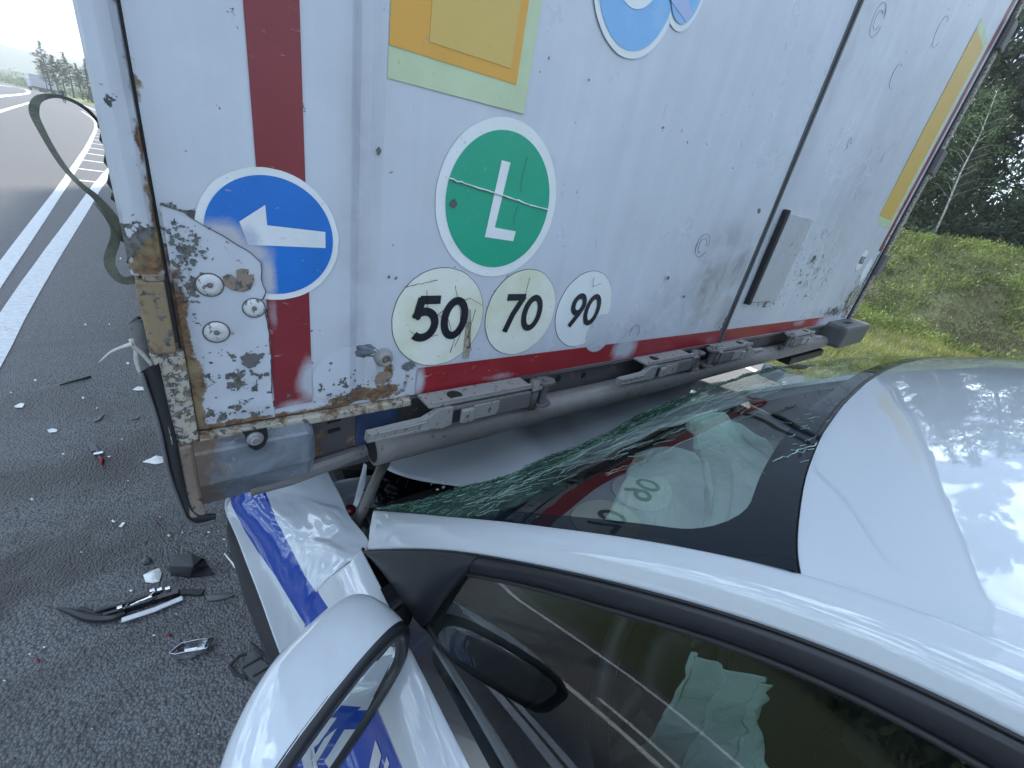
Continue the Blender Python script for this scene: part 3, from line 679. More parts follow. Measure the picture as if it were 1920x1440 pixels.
# stripes and stickers: thin films on the door surface
def film(name, poly, mat, parent, off=.0006, label=None, y=D, th=.0004, curve=True):
    P = [(p[0], y - off + (float(bodyoff(np.array(p[0]))) if (curve and p[0] < XS) else 0), p[1]) for p in poly]
    b = MB(); b.prism(P, (0, -1, 0), th); return b.build(name, mat, parent, label=label)
def worn_film(name, poly, col, parent, off, spots, label=None, st=.004, attrs=None):
    x0, x1 = min(p[0] for p in poly), max(p[0] for p in poly); z0, z1 = min(p[1] for p in poly), max(p[1] for p in poly)
    bm = bmesh.new(); bm.faces.new([bm.verts.new((p[0], p[1], 0)) for p in poly])
    k = x0 + st
    while k < x1: bmesh.ops.bisect_plane(bm, geom=bm.verts[:]+bm.edges[:]+bm.faces[:], plane_co=(k, 0, 0), plane_no=(1, 0, 0)); k += st
    k = z0 + st
    while k < z1: bmesh.ops.bisect_plane(bm, geom=bm.verts[:]+bm.edges[:]+bm.faces[:], plane_co=(0, k, 0), plane_no=(0, 1, 0)); k += st
    bm.verts.index_update(); X = np.array([v.co.x for v in bm.verts]); Z = np.array([v.co.y for v in bm.verts]); F = [tuple(v.index for v in f.verts) for f in bm.faces]; bm.free()
    Y = D - off + np.where(X < XS, bodyoff(X), 0)
    return mk(name, np.stack([X, Y, Z], 1), F, col, parent, label=label, attrs={'wear': gauss(X, Z, spots), **{k_: gauss(X, Z, v_) for k_, v_ in (attrs or {}).items()}})
def circ(cx, cz, r_, n=72, a0=0, a1=2*math.pi, wob=0, rx=1.0, seed=0):
    return [(cx+rx*r_*(1+wob*nz2(math.cos(t)*2, math.sin(t)*2, 3, seed))*math.cos(t), cz+r_*(1+wob*nz2(math.cos(t)*2, math.sin(t)*2, 3, seed))*math.sin(t)) for t in np.linspace(a0, a1, n, endpoint=(a1-a0) < 6.28)]
def rect(x0, x1, z0, z1): return [(x0, z0), (x1, z0), (x1, z1), (x0, z1)]
worn_film('red_tape', [(.0875, 1.285), (.1325, 1.2875), (.1325, 2.3), (.0865, 2.3)], S_wred, door1, .0010, [(.133, 1.32, .018, .04, .9), (.11, 1.285, .03, .012, .6), (.093, 1.41, .006, .03, .5)], label='upright dark red tape')
worn_film('red_tape', [(.282, 1.2725), (1.258, 1.2745), (1.258, 1.314), (.7, 1.3165), (.284, 1.3185)], S_wred2, door1, .0010, [(.287, 1.295, .012, .03, .9), (.80, 1.300, .05, .03, .95), (.45, 1.28, .05, .01, .45), (1.2, 1.29, .05, .02, .3)], label='worn red tape along the bottom edge of the left leaf')
worn_film('red_tape', [(1.279, 1.2745), (2.40, 1.2745), (2.37, 1.309), (1.279, 1.313)], S_wred2, door2, .0010, [(2.35, 1.29, .25, .04, 1.1), (1.9, 1.30, .1, .02, .5), (1.6, 1.29, .1, .01, .3)], st=.008, label='worn red tape along the bottom edge of the right leaf')
film('red_tape', rect(2.452, 2.492, 1.60, 3.6), S_red, door2, label='upright red tape at the far edge')
film('reflector_plate', [(.2175, 1.672), (.407, 1.679), (.407, 2.06), (.2175, 2.06)], S_lime, door1, .0004, 'left half of the hazard marking, orange with lime border')
film('reflector_field', [(.2177, 1.701), (.387, 1.707), (.387, 2.04), (.2177, 2.04)], S_orange, door1, .0012)
film('reflector_center', [(.262, 1.716), (.375, 1.721), (.375, 2.03), (.262, 2.03)], S_orange2, door1, .0018)
film('reflector_plate', rect(2.20, 2.428, 1.692, 2.33), S_lime, door2, .0004, 'tall orange hazard marking with lime border')
film('reflector_field', [(2.20, 1.722), (2.395, 1.722), (2.395, 2.305), (2.20, 2.305)], S_orange2, door2, .0012)

def crack_film(name, pts, parent, wd=.0006, off=.0022, mat=None):
    b = MB()
    for pl_ in pts:
        P = [(p[0], D - off + (float(bodyoff(np.array(p[0]))) if p[0] < XS else 0), p[1]) for p in pl_]
        Q = []
        for i in range(len(P)-1):
            a, c = np.array(P[i]), np.array(P[i+1]); n = max(2, int(np.linalg.norm(c-a)/.006))
            for k in range(n): Q.append(a+(c-a)*k/n + np.array([nz2(a[0]*300+k, a[2]*300, 1)*.0016, 0, nz2(k*1.7, a[0]*200, 1, 4)*.0016]))
        Q.append(np.array(P[-1])); b.tube(Q, [wd*(.5+.6*abs(nz2(i, 2, .7))) for i in range(len(Q))], 4)
    return b.build(name, mat or M_holes, parent, kind='stuff')

def textmesh(s, name, size, cx, cz, mat, parent, shear=0.0, bold=0.0, sx=1.0, y=D, off=.003, th=.0003, rot=0.0, place=None):
    cu = bpy.data.curves.new('t', 'FONT'); cu.body = s; cu.size = size; cu.shear = shear; cu.offset = bold; cu.align_x = 'CENTER'; cu.align_y = 'CENTER'; cu.space_character = .92; cu.resolution_u = 8
    o = bpy.data.objects.new('t', cu); me = bpy.data.meshes.new_from_object(o)
    V = np.array([v.co for v in me.vertices]); F = [tuple(p.vertices) for p in me.polygons]
    mnx, mxx, mny, mxy = V[:, 0].min(), V[:, 0].max(), V[:, 1].min(), V[:, 1].max(); V[:, 0] = (V[:, 0]-(mnx+mxx)/2)*sx; V[:, 1] -= (mny+mxy)/2
    k = size/(mxy-mny); V *= k
    c, s_ = math.cos(rot), math.sin(rot); V[:, :2] = np.stack([V[:, 0]*c-V[:, 1]*s_, V[:, 0]*s_+V[:, 1]*c], 1)
    if place: W = [place(a, b_) for a, b_, _ in V]
    else: W = [(cx+a, y-off, cz+b_) for a, b_, _ in V]
    bpy.data.objects.remove(o); bpy.data.curves.remove(cu)
    return mk(name, W, F, mat, parent)
# green L
s = film('round_sticker', circ(.392, 1.5655, .105, wob=.006), S_white, door1, .0006, 'large green round sticker with a white letter L')
film('sticker_disc', circ(.392, 1.5655, .0905), S_green, door1, .0014, 'green disc')
film('sticker_letter', [(.371, 1.518), (.424, 1.5155), (.426, 1.530), (.386, 1.5325), (.396, 1.619), (.381, 1.6195), ], S_white, door1, .0022, 'white letter L')
# green crease and scuffs
crack_film('sticker_scratches', [[(.303, 1.586), (.34, 1.582), (.39, 1.577), (.44, 1.570), (.481, 1.567)]], door1, .0015, .0030, S_white)
crack_film('sticker_scratches', [[(.303, 1.584), (.36, 1.578), (.481, 1.565)], [(.423, 1.63), (.420, 1.60), (.422, 1.585)], [(.421, 1.565), (.418, 1.55), (.420, 1.538)]], door1, .0005, .0034, M_grey)
film('sticker_tear', circ(.3135, 1.557, .006, 9, wob=.5), M_grey, door1, .0022)
# speed stickers
for cx, cz, t, k in ((.3135, 1.396, '50', 1.0), (.4715, 1.3975, '70', .95), (.63, 1.398, '90', .95)):
    film('round_sticker', circ(cx, cz, .0755, wob=.008, seed=int(cx*9)), S_cream if t != '90' else S_white, door1, .0006 if t != '70' else .0009, f'round white sticker reading {t}')
    film('sticker_rim', circ(cx, cz, .0765, wob=.008, seed=int(cx*9)), M_grey, door1, .0002)
# digits as outlines: strokes swept from polylines (slanted grotesque)
def stroke(pts, wd, cx, cz, sc_, name, off=.0022, slant=.07, closed=False, mat=None):
    P = [np.array([cx+(p[0]+slant*p[1])*sc_, cz+p[1]*sc_]) for p in pts]; n = len(P); A, B = [], []
    for i in range(n):
        a = P[(i-1) % n] if closed or i > 0 else P[i]; c = P[(i+1) % n] if closed or i < n-1 else P[i]
        t = c-a; t /= np.linalg.norm(t); q = np.array([-t[1], t[0]])*wd/2; A.append(P[i]+q); B.append(P[i]-q)
    y = D-off-.002; V = [(p[0], y, p[1]) for p in A+B]; F = [(i, (i+1) % n, n+(i+1) % n, n+i) for i in range(n if closed else n-1)]
    V2 = [(v[0], v[1]-.0003, v[2]) for v in V]; m = len(V)
    F2 = [tuple(j+m for j in f) for f in F]; F3 = []
    for i in range(n if closed else n-1):
        j = (i+1) % n; F3 += [(i, j, m+j, m+i), (n+i, n+j, m+n+j, m+n+i)]
    return V+V2, F+F2+F3
def ell(cx, cz, rx, rz, n=40, a0=0, a1=2*math.pi, end=False): return [(cx+rx*math.cos(t), cz+rz*math.sin(t)) for t in np.linspace(a0, a1, n, endpoint=end)]
def digit(d, cx, cz, h_, par, wd=.0135, shape=0):
    b = MB(); W = .30
    if d == '0': b.add(*stroke(ell(0, 0, .25, .40), wd, cx, cz, h_, 'd', closed=True))
    if d == '5':
        b.add(*stroke([(.30, .42), (-.17, .42)], wd, cx, cz, h_, 'd')); b.add(*stroke([(-.13, .46), (-.20, .02)], wd, cx, cz, h_, 'd', off=.0021)); 
        b.add(*stroke([(-.235, .03)] + ell(-.02, -.12, .27, .29, 26, 2.2, -2.3, True), wd, cx, cz, h_, 'd', off=.0020))
    if d == '7': b.add(*stroke([(-.27, .42), (.31, .42)], wd, cx, cz, h_, 'd')); b.add(*stroke([(.26, .44), (.02, -.02), (-.12, -.48)], wd, cx, cz, h_, 'd', off=.0021))
    if d == '9': b.add(*stroke(ell(0, .17, .215, .25), wd, cx, cz, h_, 'd', closed=True)); b.add(*stroke([(.205, .10), (.10, -.12), (-.16, -.48)], wd, cx, cz, h_, 'd', off=.0021))
    return b.build('sticker_digit', S_ink, par, label='black digit '+d)
digit('5', .287, 1.397, .069, door1, .0125); digit('0', .337, 1.396, .069, door1, .0122)
digit('7', .449, 1.399, .067, door1, .0112); digit('0', .493, 1.398, .068, door1, .0112)
digit('9', .608, 1.399, .066, door1, .0108); digit('0', .651, 1.398, .067, door1, .0108)
crack_film('sticker_cracks', [[(.33, 1.447), (.345, 1.405), (.35, 1.37), (.342, 1.35)], [(.30, 1.40), (.33, 1.42), (.36, 1.428), (.385, 1.415)], [(.265, 1.38), (.285, 1.368), (.31, 1.372)], [(.285, 1.44), (.29, 1.41), (.325, 1.395), (.34, 1.36), (.335, 1.34)], [(.372, 1.41), (.365, 1.37), (.375, 1.34)], [(.47, 1.46), (.468, 1.43)], [(.628, 1.462), (.632, 1.445), (.655, 1.452)], [(.252, 1.445), (.30, 1.455)]], door1, .0006, .0042)
film('rust_streak', [(.358, 1.412), (.365, 1.408), (.372, 1.36), (.374, 1.325), (.362, 1.326), (.36, 1.36)], M_lip, door1, .0018)
# blue arrow sticker
film('round_sticker', circ(.098, 1.498, .0685, wob=.012), S_white, door1, .0012, 'blue round sticker with a white arrow pointing left')
worn_film('sticker_disc', circ(.0985, 1.498, .0615), S_wblue, door1, .0022, [(.052, 1.492, .026, .022, 1.1), (.075, 1.482, .022, .012, .9), (.090, 1.455, .010, .03, .85)], 'blue disc')
worn_film('sticker_arrow', [(.1515, 1.4905), (.1515, 1.5085), (.093, 1.511), (.0925, 1.531), (.068, 1.5125), (.074, 1.4895), (.093, 1.490)], wornsticker('arrow_white_worn', (.66, .69, .72), (.42, .46, .56)), door1, .0028, [(.074, 1.495, .014, .016, .9)], 'white arrow')
# peeled sheet round the lower left corner, edge curling over the blue sticker
pe = [oy(a, b_, D) for a, b_ in ((303, 383), (345, 397), (365, 412), (410, 437), (470, 474), (487, 490), (490, 520), (497, 545), (492, 558), (478, 562), (497, 585), (505, 640), (508, 700), (508, 735))]
pe = [(p[0], p[2]) for p in pe]; pe = [(.0065, 1.52)] + pe + [(.086, 1.275), (.0065, 1.275)]
worn_film('peeled_sheet', pe, M_panel, door1, .0038, [], 'chipped sheet over the lower left corner, cutting into the blue sticker', attrs={
    'rust': [(.007, 1.40, .007, .07, 1.35), (.009, 1.345, .010, .04, 1.45), (.007, 1.30, .008, .05, 1.2), (.012, 1.46, .006, .03, .7), (.04, 1.277, .05, .005, 1.1), (.052, 1.395, .008, .006, .5), (.028, 1.372, .012, .006, .5)],
    'chip': [(.020, 1.475, .020, .020, .62), (.018, 1.44, .014, .03, .6), (.05, 1.34, .05, .05, .42), (.05, 1.29, .05, .018, .55), (.02, 1.50, .015, .012, .5)],
    'grime': [(.012, 1.40, .010, .09, .5), (.04, 1.285, .05, .012, .45), (.03, 1.41, .03, .03, .25), (.05, 1.33, .03, .02, .2)]})
crack_film('peeled_edge', [pe[1:-2]], door1, .0009, .0040, M_grey)
# paint chips, rust islands and other torn flakes
def blob(cx, cz, r_, seed, rx=1.0, jag=.5, n=26):
    out = []
    for t in np.linspace(0, 2*math.pi, n, endpoint=False):
        k = 1 + jag*nz2(math.cos(t)*1.6+seed*7, math.sin(t)*1.6, 1.4, seed) + .25*jag*nz2(math.cos(t)*6, math.sin(t)*6+seed, 1)
        out.append((cx+rx*r_*k*math.cos(t), cz+r_*k*math.sin(t)))
    return out
film('rust_island', [(p[0], p[2]) for p in (oy(a, b_, D) for a, b_ in ((416, 517), (420, 533), (435, 542), (455, 545), (468, 540), (475, 525), (474, 512), (464, 513), (465, 503), (452, 501), (442, 504), (443, 518), (440, 519), (432, 512), (424, 512)))], M_rust, door1, .0048, 'brown rusty patch shaped like a leaf')
film('bare_patch', blob(*(lambda p: (p[0], p[2]))(oy(470, 672, D)), .009, 3, 1.1), M_castd, door1, .0046)
film('bare_patch', blob(*(lambda p: (p[0], p[2]))(oy(688, 660, D)), .010, 5, 1.5), M_bracket, door1, .0012)
film('bare_patch', blob(*(lambda p: (p[0], p[2]))(oy(763, 684, D)), .007, 6, 1.6), M_bracket, door1, .0024)
film('rust_island', blob(*(lambda p: (p[0], p[2]))(oy(716, 707, D)), .011, 8, 1.1), M_rust, door1, .0012, 'orange brown rust patch under the bolt boss')
cb = MB(); crd = random.Random(3)
def chipat(a, b_, r_, sx=1.0):
    p = oy(a, b_, D); P = blob(p[0], p[2], r_, crd.random()*50, sx, .9, 12); yy = D-.0044 if p[0] < .09 and p[2] < 1.52 else D-.0010
    yy += float(bodyoff(np.array(p[0]))) if p[0] < XS else 0
    yy -= .000004*len(cb.v)/12
    cb.prism([(q[0], yy, q[1]) for q in P], (0, -1, 0), .0003)
for _ in range(170):
    k = crd.choice([0, 0, 0, 1, 1, 2, 3, 3])
    a, b_ = {0: lambda: (crd.gauss(350, 22), crd.gauss(500, 34)), 1: lambda: (crd.gauss(345, 18), crd.gauss(450, 14)), 2: lambda: (crd.uniform(380, 505), crd.uniform(640, 775)), 3: lambda: (crd.gauss(665, 35), crd.gauss(735, 14))}[k]()
    if a < 312 or (k < 3 and a > 500): continue
    chipat(a, b_, abs(crd.gauss(0, .0008))+.0004, crd.uniform(.8, 1.6))
for a, b_, r_ in ((710, 283, .004), (213, 205, .0), (1185, 60, .0), (727, 518, .002), (740, 520, .002), (1525, 485, .012), (1545, 435, .0), (1075, 230, .001), (1250, 520, .004), (1280, 555, .003), (1420, 395, .006), (1470, 420, .004), (1500, 530, .006), (1455, 555, .006), (1510, 555, .004), (1565, 580, .012), (1590, 575, .01), (1100, 150, .002), (540, 740, .003), (600, 730, .003)):
    if r_: chipat(a, b_, r_, 1.4 if a > 1200 else .8)
cb.build('paint_chips', M_chipdark, door1, kind='stuff')
# outlined dents and repair discs
def ringat(a, b_, r_, par, cov=(0, 5.2), wd=.0009, y=D, sxx=1.0):
    p = oy(a, b_, D); P = [(p[0]+sxx*r_*math.cos(t), D-.0012+(float(bodyoff(np.array(p[0]))) if p[0] < XS else 0), p[2]+r_*math.sin(t)) for t in np.linspace(cov[0], cov[1], 24)]
    b = MB(); b.tube(P, [wd*(.35+.75*abs(nz2(i, a, .31))) for i in range(24)], 5); b.build('dent_ring', M_castd, par)
for a, b_, r_, c0, par in ((1645, 38, .032, (0.4, 6.2), door2), (1645, 38, .018, (1, 6.0), door2), (1762, 60, .036, (1, 5.8), door2), (1678, 143, .028, (1.2, 5.3), door2), (1592, 268, .012, (0, 5), door2), (1545, 438, .016, (0, 5.5), door2), (1315, 460, .026, (0, 5.8), door1), (1315, 460, .016, (0, 4.8), door1), (1405, 385, .020, (0, 5), door1), (1510, 532, .012, (0, 6), door2), (1188, 622, .017, (-.6, 3.6), door1), (1545, 530, .018, (0, 4), door2), (1608, 525, .020, (0, 6), door2)):
    ringat(a, b_, r_, par, c0)
def boss(a, b_, r_, off, nm='rivet_disc'):
    p = oy(a, b_, D); y0 = D-off
    b = MB(); b.lathe((p[0], y0, p[2]), (0, -1, 0), [(r_, 0), (r_*.97, .0012), (r_*.5, .0022), (r_*.22, .0018), (r_*.2, .0018)], 28)
    o = b.build(nm, M_disc, door1, smooth=True)
    b = MB(); b.tube([(p[0]+r_*1.06*math.cos(t), y0-.0004, p[2]+r_*1.06*math.sin(t)) for t in np.linspace(0, 6.28, 30)], .0007, 5); b.lathe((p[0], y0-.0015, p[2]), (0, -1, 0), [(r_*.24, 0), (r_*.22, .0022), (r_*.1, .0028)], 10)
    b.build('dark_rivet', M_castd, door1)
boss(392, 532, .0115, .0040); boss(475, 575, .0105, .0040); boss(405, 620, .0115, .0040)
p = oy(717, 668, D); b = MB(); y0 = D-.001
b.lathe((p[0], y0, p[2]), (0, -1, 0), [(.0135, 0), (.0135, .004), (.011, .010), (.0095, .0135), (.0062, .0140), (.0055, .008), (.0052, .004)], 28); b.build('bolt_boss', M_cast, door1, smooth=True)
b = MB(); b.lathe((p[0], y0-.005, p[2]), (0, -1, 0), [(.0056, 0), (.0056, .004), (.003, .005)], 12); b.build('recessed_bolt', M_rust, door1)
# bright worn plate round the boss
worn_film('worn_plate', [(q[0], q[2]) for q in (oy(a, b_, D) for a, b_ in ((590, 745), (585, 700), (605, 670), (640, 652), (680, 648), (720, 650), (760, 672), (778, 690), (776, 720), (768, 735), (740, 745), (700, 750), (650, 755)))], M_panel, door1, .0008, [], attrs={
    'rust': [(.236, 1.312, .010, .022, 1.1), (.20, 1.282, .05, .010, 1.25), (.232, 1.288, .02, .014, 1.2), (.265, 1.30, .008, .02, .6)],
    'chip': [(.19, 1.286, .04, .012, .9), (.175, 1.30, .02, .02, .5), (.25, 1.29, .03, .02, .5)], 'grime': [(.215, 1.315, .02, .03, .4), (.2, 1.285, .07, .01, .4)]})
# pale blue logo stickers at the top
film('round_sticker', circ(.567, 1.878, .092, wob=.008), S_white, door1, .0006, 'pale blue round sticker at the top edge of the view')
film('sticker_disc', circ(.567, 1.878, .083), S_sky, door1, .0014)
film('sticker_center', circ(.560, 1.892, .052), S_white, door1, .0022)
film('round_sticker', circ(.672, 1.905, .058, rx=.8), S_white, door1, .0010, 'small pale blue sticker overlapping the round one')
film('sticker_disc', circ(.672, 1.905, .049, rx=.8), S_sky, door1, .0030)
film('sticker_swoosh', [(.585, 1.905), (.62, 1.885), (.642, 1.872), (.69, 1.862), (.70, 1.875), (.66, 1.895), (.64, 1.93), (.60, 1.93)], S_lav, door1, .0036)
# RUS oval and a blank peeled oval at the right door
film('oval_sticker', circ(2.283, 1.553, .044, rx=.95), S_white, door2, .0008, 'small white oval sticker reading RUS')
film('sticker_rim', circ(2.283, 1.553, .046, rx=.95), M_grey, door2, .0004)
textmesh('RUS', 'sticker_text', .030, 2.283, 1.553, S_ink, door2, bold=.0007, off=.002)
film('oval_sticker', circ(2.42, 1.515, .05, rx=.8), S_white, door2, .0008, 'blank faded oval sticker by the far edge')
# dark framed plate holder on the right door
b = MB(); b.box(1.345, 1.535, D-.013, D-.001, 1.398, 1.650, bev=.004); pl_ = b.build('cover_plate', painted('plate_enamel', (.40, .42, .46), use_attr=False, chip=.1, rough=.3), door2, label='grey rectangular cover plate')
b = MB(); b.box(1.327, 1.344, D-.017, D-.001, 1.392, 1.655, bev=.003); b.build('plate_gasket', M_black, door2)
film('worn_plate', blob(2.44, 1.39, .06, 4, .9, .6), M_chipped, door2, .001, th=.0004)

# corner post, hinge covers, rear frame
b = MB(); b.box(XL, .002, D-.010, D+.06, 1.458, ZT, bev=.004); 
nv = len(b.v); post = b.build('corner_post', M_post, T, label='left corner post')
# densify the post so rust can sit where it is
zs_ = np.concatenate([np.arange(1.458, 2.1, .01), [2.5, 3.0, ZT]])
prof = [(XL, D+.05), (XL, D-.004), (XL+.003, D-.010), (-.013, D-.0115), (-.004, D-.010), (.0005, D-.006), (.0018, D+.004), (.0018, D+.02)]
V = [(px_, py_, z) for z in zs_ for px_, py_ in prof]; X = np.array([v_[0] for v_ in V]); Z = np.array([v_[2] for v_ in V])
bpy.data.objects.remove(post)
mk('corner_post', V, gridfaces(len(zs_), len(prof)), M_post, T, smooth=False, label='left corner post', attrs={
    'rust': gauss(X, Z, [(-.004, 1.475, .012, .018, 1.5), (.002, 1.50, .006, .05, 1.1), (0, 1.575, .004, .02, 1.1), (0, 1.68, .004, .02, .8), (-.012, 1.465, .02, .008, 1.3), (-.001, 1.63, .003, .03, .7)]),
    'chip': gauss(X, Z, [(-.01, 1.485, .02, .02, 1.2), (-.01, 1.56, .01, .006, .7), (-.014, 1.60, .01, .01, .6), (XL, 1.48, .004, .03, .8)]), 'grime': gauss(X, Z, [(-.002, 1.6, .004, .3, .4), (-.01, 1.47, .02, .02, .6)])})
b = MB(); b.box(.0020, .0038, D+.003, D+.03, 1.272, ZT); b.build('door_gap', M_black, T)
b = MB(); b.box(XL+.002, -.0005, D-.0165, D+.02, 1.379, 1.4545, bev=.003); b.build('hinge_cover', M_tan, T, label='tan hinge cover on the left corner')
b = MB(); b.box(-.0205, .0055, D-.0105, D+.02, 1.262, 1.3765, bev=.003); b.build('hinge_leaf', M_chipped, T, label='chipped hinge leaf below the tan cover')
b = MB(); b.tube([(-.008, D-.0105, 1.455), (-.008, D-.0105, 1.4595)], .0085, 14); b.build('hinge_knuckle', M_rust, T)
b = MB(); b.box(XL+.007, -.001, D-.012, D+.10, 1.152, 1.2615, bev=.004); b.build('frame_corner', M_rust, T, label='rusty lower corner of the rear frame')
# threshold lip under the left leaf
b = MB(); n = 60; V = []; 
for i in range(n):
    x = .006 + (.272-.006)*i/(n-1); j = .0012*nz2(x*60, 0, 1)
    for dy, dz in ((0, -.001), (-.010, -.001), (-.0115, -.004+j), (-.0115, -.012+j), (-.008, -.015), (.01, -.015)): V.append((x, D+dy, ZB+dz))
mk('threshold_lip', V, gridfaces(n, 6), M_lip, T)
b = MB(); b.box(.272, 2.52, D+.0, D+.06, ZB-.010, ZB-.002, bev=.002); b.build('threshold_strip', M_castd, T)
# rear beam behind
b = MB(); b.box(-.02, 2.56, D+.012, D+.14, 1.150, 1.262, bev=.006); beam = b.build('rear_beam', M_beam, T)
b = MB(); b.box(.195, .262, D+.0085, D+.0115, 1.185, 1.262, bev=.001); b.build('blue_painted_patch', M_bluepaint, T)
for z in (1.243, 1.226):
    b = MB(); b.tube([(.155, D+.0105, z), (.172, D+.0105, z+.0015)], .0028, 8); b.build('slot', M_holes, beam)
for x, z in ((.70, 1.240), (.62, 1.243), (1.0, 1.235), (1.15, 1.24), (1.9, 1.245)):
    b = MB(); b.lathe((x, D+.012, z), (0, -1, 0), [(.008, 0), (.007, .0015)], 12); b.build('bolt_hole', M_holes, beam)
# bracket box: vertical face with a chamfered lower half
V = []; prof = [(D-.002, 1.2645), (D-.030, 1.2620), (D-.0325, 1.259), (D-.034, 1.216), (D-.031, 1.211), (D-.008, 1.168), (D+.01, 1.160), (D+.06, 1.160)]
xs_ = np.linspace(-.0015, .128, 26)
for i, x in enumerate(xs_):
    for k, (y, z) in enumerate(prof):
        e = max(0, (x-.116)/.012); zz_ = z - (.012*e*e if k in (1, 2) else 0); yy = y + (.010*e*e if k < 6 else 0)
        V.append((x, yy + .0009*nz2(x*50, z*50, 1), zz_))
V += [(.1285, D+.03, 1.262), (.1285, D+.03, 1.168)]; F = gridfaces(26, 8); e0 = 25*8
F += [(e0, e0+1, 26*8), (e0+1, e0+2, 26*8), (e0+2, e0+3, 26*8+1, 26*8), (e0+3, e0+4, 26*8+1), (e0+4, e0+5, 26*8+1), (e0+5, e0+6, 26*8+1), tuple(range(7, -1, -1))]
brk = mk('bracket_box', V, F, M_bracket, T, label='worn grey bracket box with a bolt window')
p = oy(480, 822, D-.034)
b = MB(); w_ = [(-.0125, .013), (.0125, .013), (.0125, -.002), (.008, -.013), (.002, -.0165), (-.002, -.0165), (-.008, -.010)]
b.prism([(p[0]+a, D-.0345, p[2]+c) for a, c in w_], (0, -1, 0), .0005); b.build('bolt_window', M_holes, brk)
b = MB(); b.lathe((p[0]-.001, D-.035, p[2]+.001), (0, -1, 0), [(.0092, 0), (.009, .002), (.0062, .0026), (.006, .006), (.0035, .0066), (.0032, .004)], 14); b.build('bolt', M_zinc, brk)
b = MB(); b.tube([(.05, D-.001, 1.170), (.10, D-.002, 1.173), (.16, D+.004, 1.176), (.21, D+.006, 1.182)], [.012, .013, .012, .01], 10); b.build('lower_flange', M_tube, T)
# big round bumper tube
b = MB(); xs_ = np.linspace(.212, 2.32, 60); b.tube([(x, D-.012, 1.1955+.0015*nz2(x, 0, 4)) for x in xs_], .0275, 28); b.build('bumper_tube', M_tube, T, smooth=True, label='long round bumper tube resting on the windscreen')
b = MB(); b.lathe((.2118, D-.012, 1.1955), (-1, 0, 0), [(.0225, 0), (.022, .0006)], 24); b.build('tube_mouth', M_holes, T)

def handle(x0, sgn, k=1.0, lab=None, z0=1.238, y0=D-.042):
    def pt(a, c, y=0): return (x0 + sgn*a*k, y0 - y, z0 + c)
    g = thing('lock_handle', (0, 0, 0), None, None); g.parent = T
    bpy.context.view_layer.update() if False else None
    base = origin(T); g.location = (x0 - base.x, y0 - base.y, z0 - base.z)
    if lab: g['label'] = lab
    b = MB(); ol = [(0, .001), (.002, .015), (.085, .0175), (.100, .024), (.112, .031), (.135, .031), (.135, .0), (.118, -.004), (.100, .0), (.09, -.001)]
    ol = ol if sgn > 0 else ol[::-1]
    b.prism([pt(a, c) for a, c in ol], (0, -1, 0), .012); le = b.build('lever', M_cast, g)
    b = MB()
    b.tube([pt(.006, .0035, .0125), pt(.09, .004, .0125)], .0012, 6); b.tube([pt(.006, .0135, .0125), (pt(.09, .0145, .0125))], .0012, 6)
    b.lathe(pt(.013, .0085, .012), (0, -1, 0), [(.0036, 0), (.0034, .0012), (.0022, .0013)], 12)
    for j in range(7): b.box(*sorted((pt(.026+.0075*j, 0)[0], pt(.029+.0075*j, 0)[0])), y0-.0135, y0-.012, z0+.0055, z0+.0055+(.006 if j % 3 else .0045))
    b.build('raised_casting_marks', M_cast, g)
    b = MB(); b.box(*sorted((pt(.112, 0)[0], pt(.30, 0)[0])), y0-.010, y0+.012, z0-.003, z0+.0295, bev=.003); br = b.build('latch_body', M_castd, g)
    b = MB(); b.lathe(pt(.128, .013, .0105), (0, -1, 0), [(.011, 0), (.0105, .0006)], 16); b.box(*sorted((pt(.128, 0)[0], pt(.15, 0)[0])), y0-.0115, y0-.0101, z0+.002, z0+.024); b.build('latch_opening', M_holes, g)
    b = MB(); b.box(*sorted((pt(.150, 0)[0], pt(.175, 0)[0])), y0-.017, y0-.008, z0-.001, z0+.024, bev=.004); b.box(*sorted((pt(.175, 0)[0], pt(.226, 0)[0])), y0-.0125, y0-.0095, z0+.000, z0+.026, bev=.001); b.build('latch_jaw', M_cast, g)
    b = MB(); b.box(*sorted((pt(.095, 0)[0], pt(.302, 0)[0])), y0-.006, y0+.034, z0+.0325, z0+.038, bev=.0024); b.box(*sorted((pt(.10, 0)[0], pt(.30, 0)[0])), y0-.006, y0-.002, z0+.0375, z0+.043, bev=.0015); b.build('latch_flange', M_cast, g)
    b = MB(); b.lathe(pt(.150, .0382, -.012), (0, 0, 1), [(.013, 0), (.0128, .0008)], 16); b.build('flange_hole', M_holes, g)
    b = MB(); b.tube([pt(.312, -.012), pt(.312, .046)], .0095, 16); b.tube([pt(.300, .030, .008), pt(.322, .033, .008)], .005, 10); b.build('hinge_pin', M_tube, g, smooth=True)
    b = MB()
    for zz_ in (-.010, .036):
        q = [(.322, -.010), (.338, -.013), (.356, -.009), (.362, .004), (.352, .016), (.332, .018), (.322, .012)]
        q = q if sgn > 0 else q[::-1]
        b.prism([(x0+sgn*a*k, y0+c, z0+zz_) for a, c in q], (0, 0, 1), .0045)
    b.tube([pt(.338, -.008), pt(.338, .040)], .0075, 14); b.lathe(pt(.338, .0405, 0), (0, 0, 1), [(.006, 0), (.0055, .003), (.003, .0032)], 8)
    b.build('hinge_lug', M_castd, g)
    return g
handle(.188, 1, 1.0, 'nearest lock handle, its lever over the mouth of the bumper tube')
handle(.745, 1, 1.0, 'second lock handle, under the right part of the left leaf')
handle(1.50, -1, 1.0, 'third lock handle, just right of the door seam'); handle(2.06, -1, 1.0, 'fourth lock handle, beside the rubber buffer')
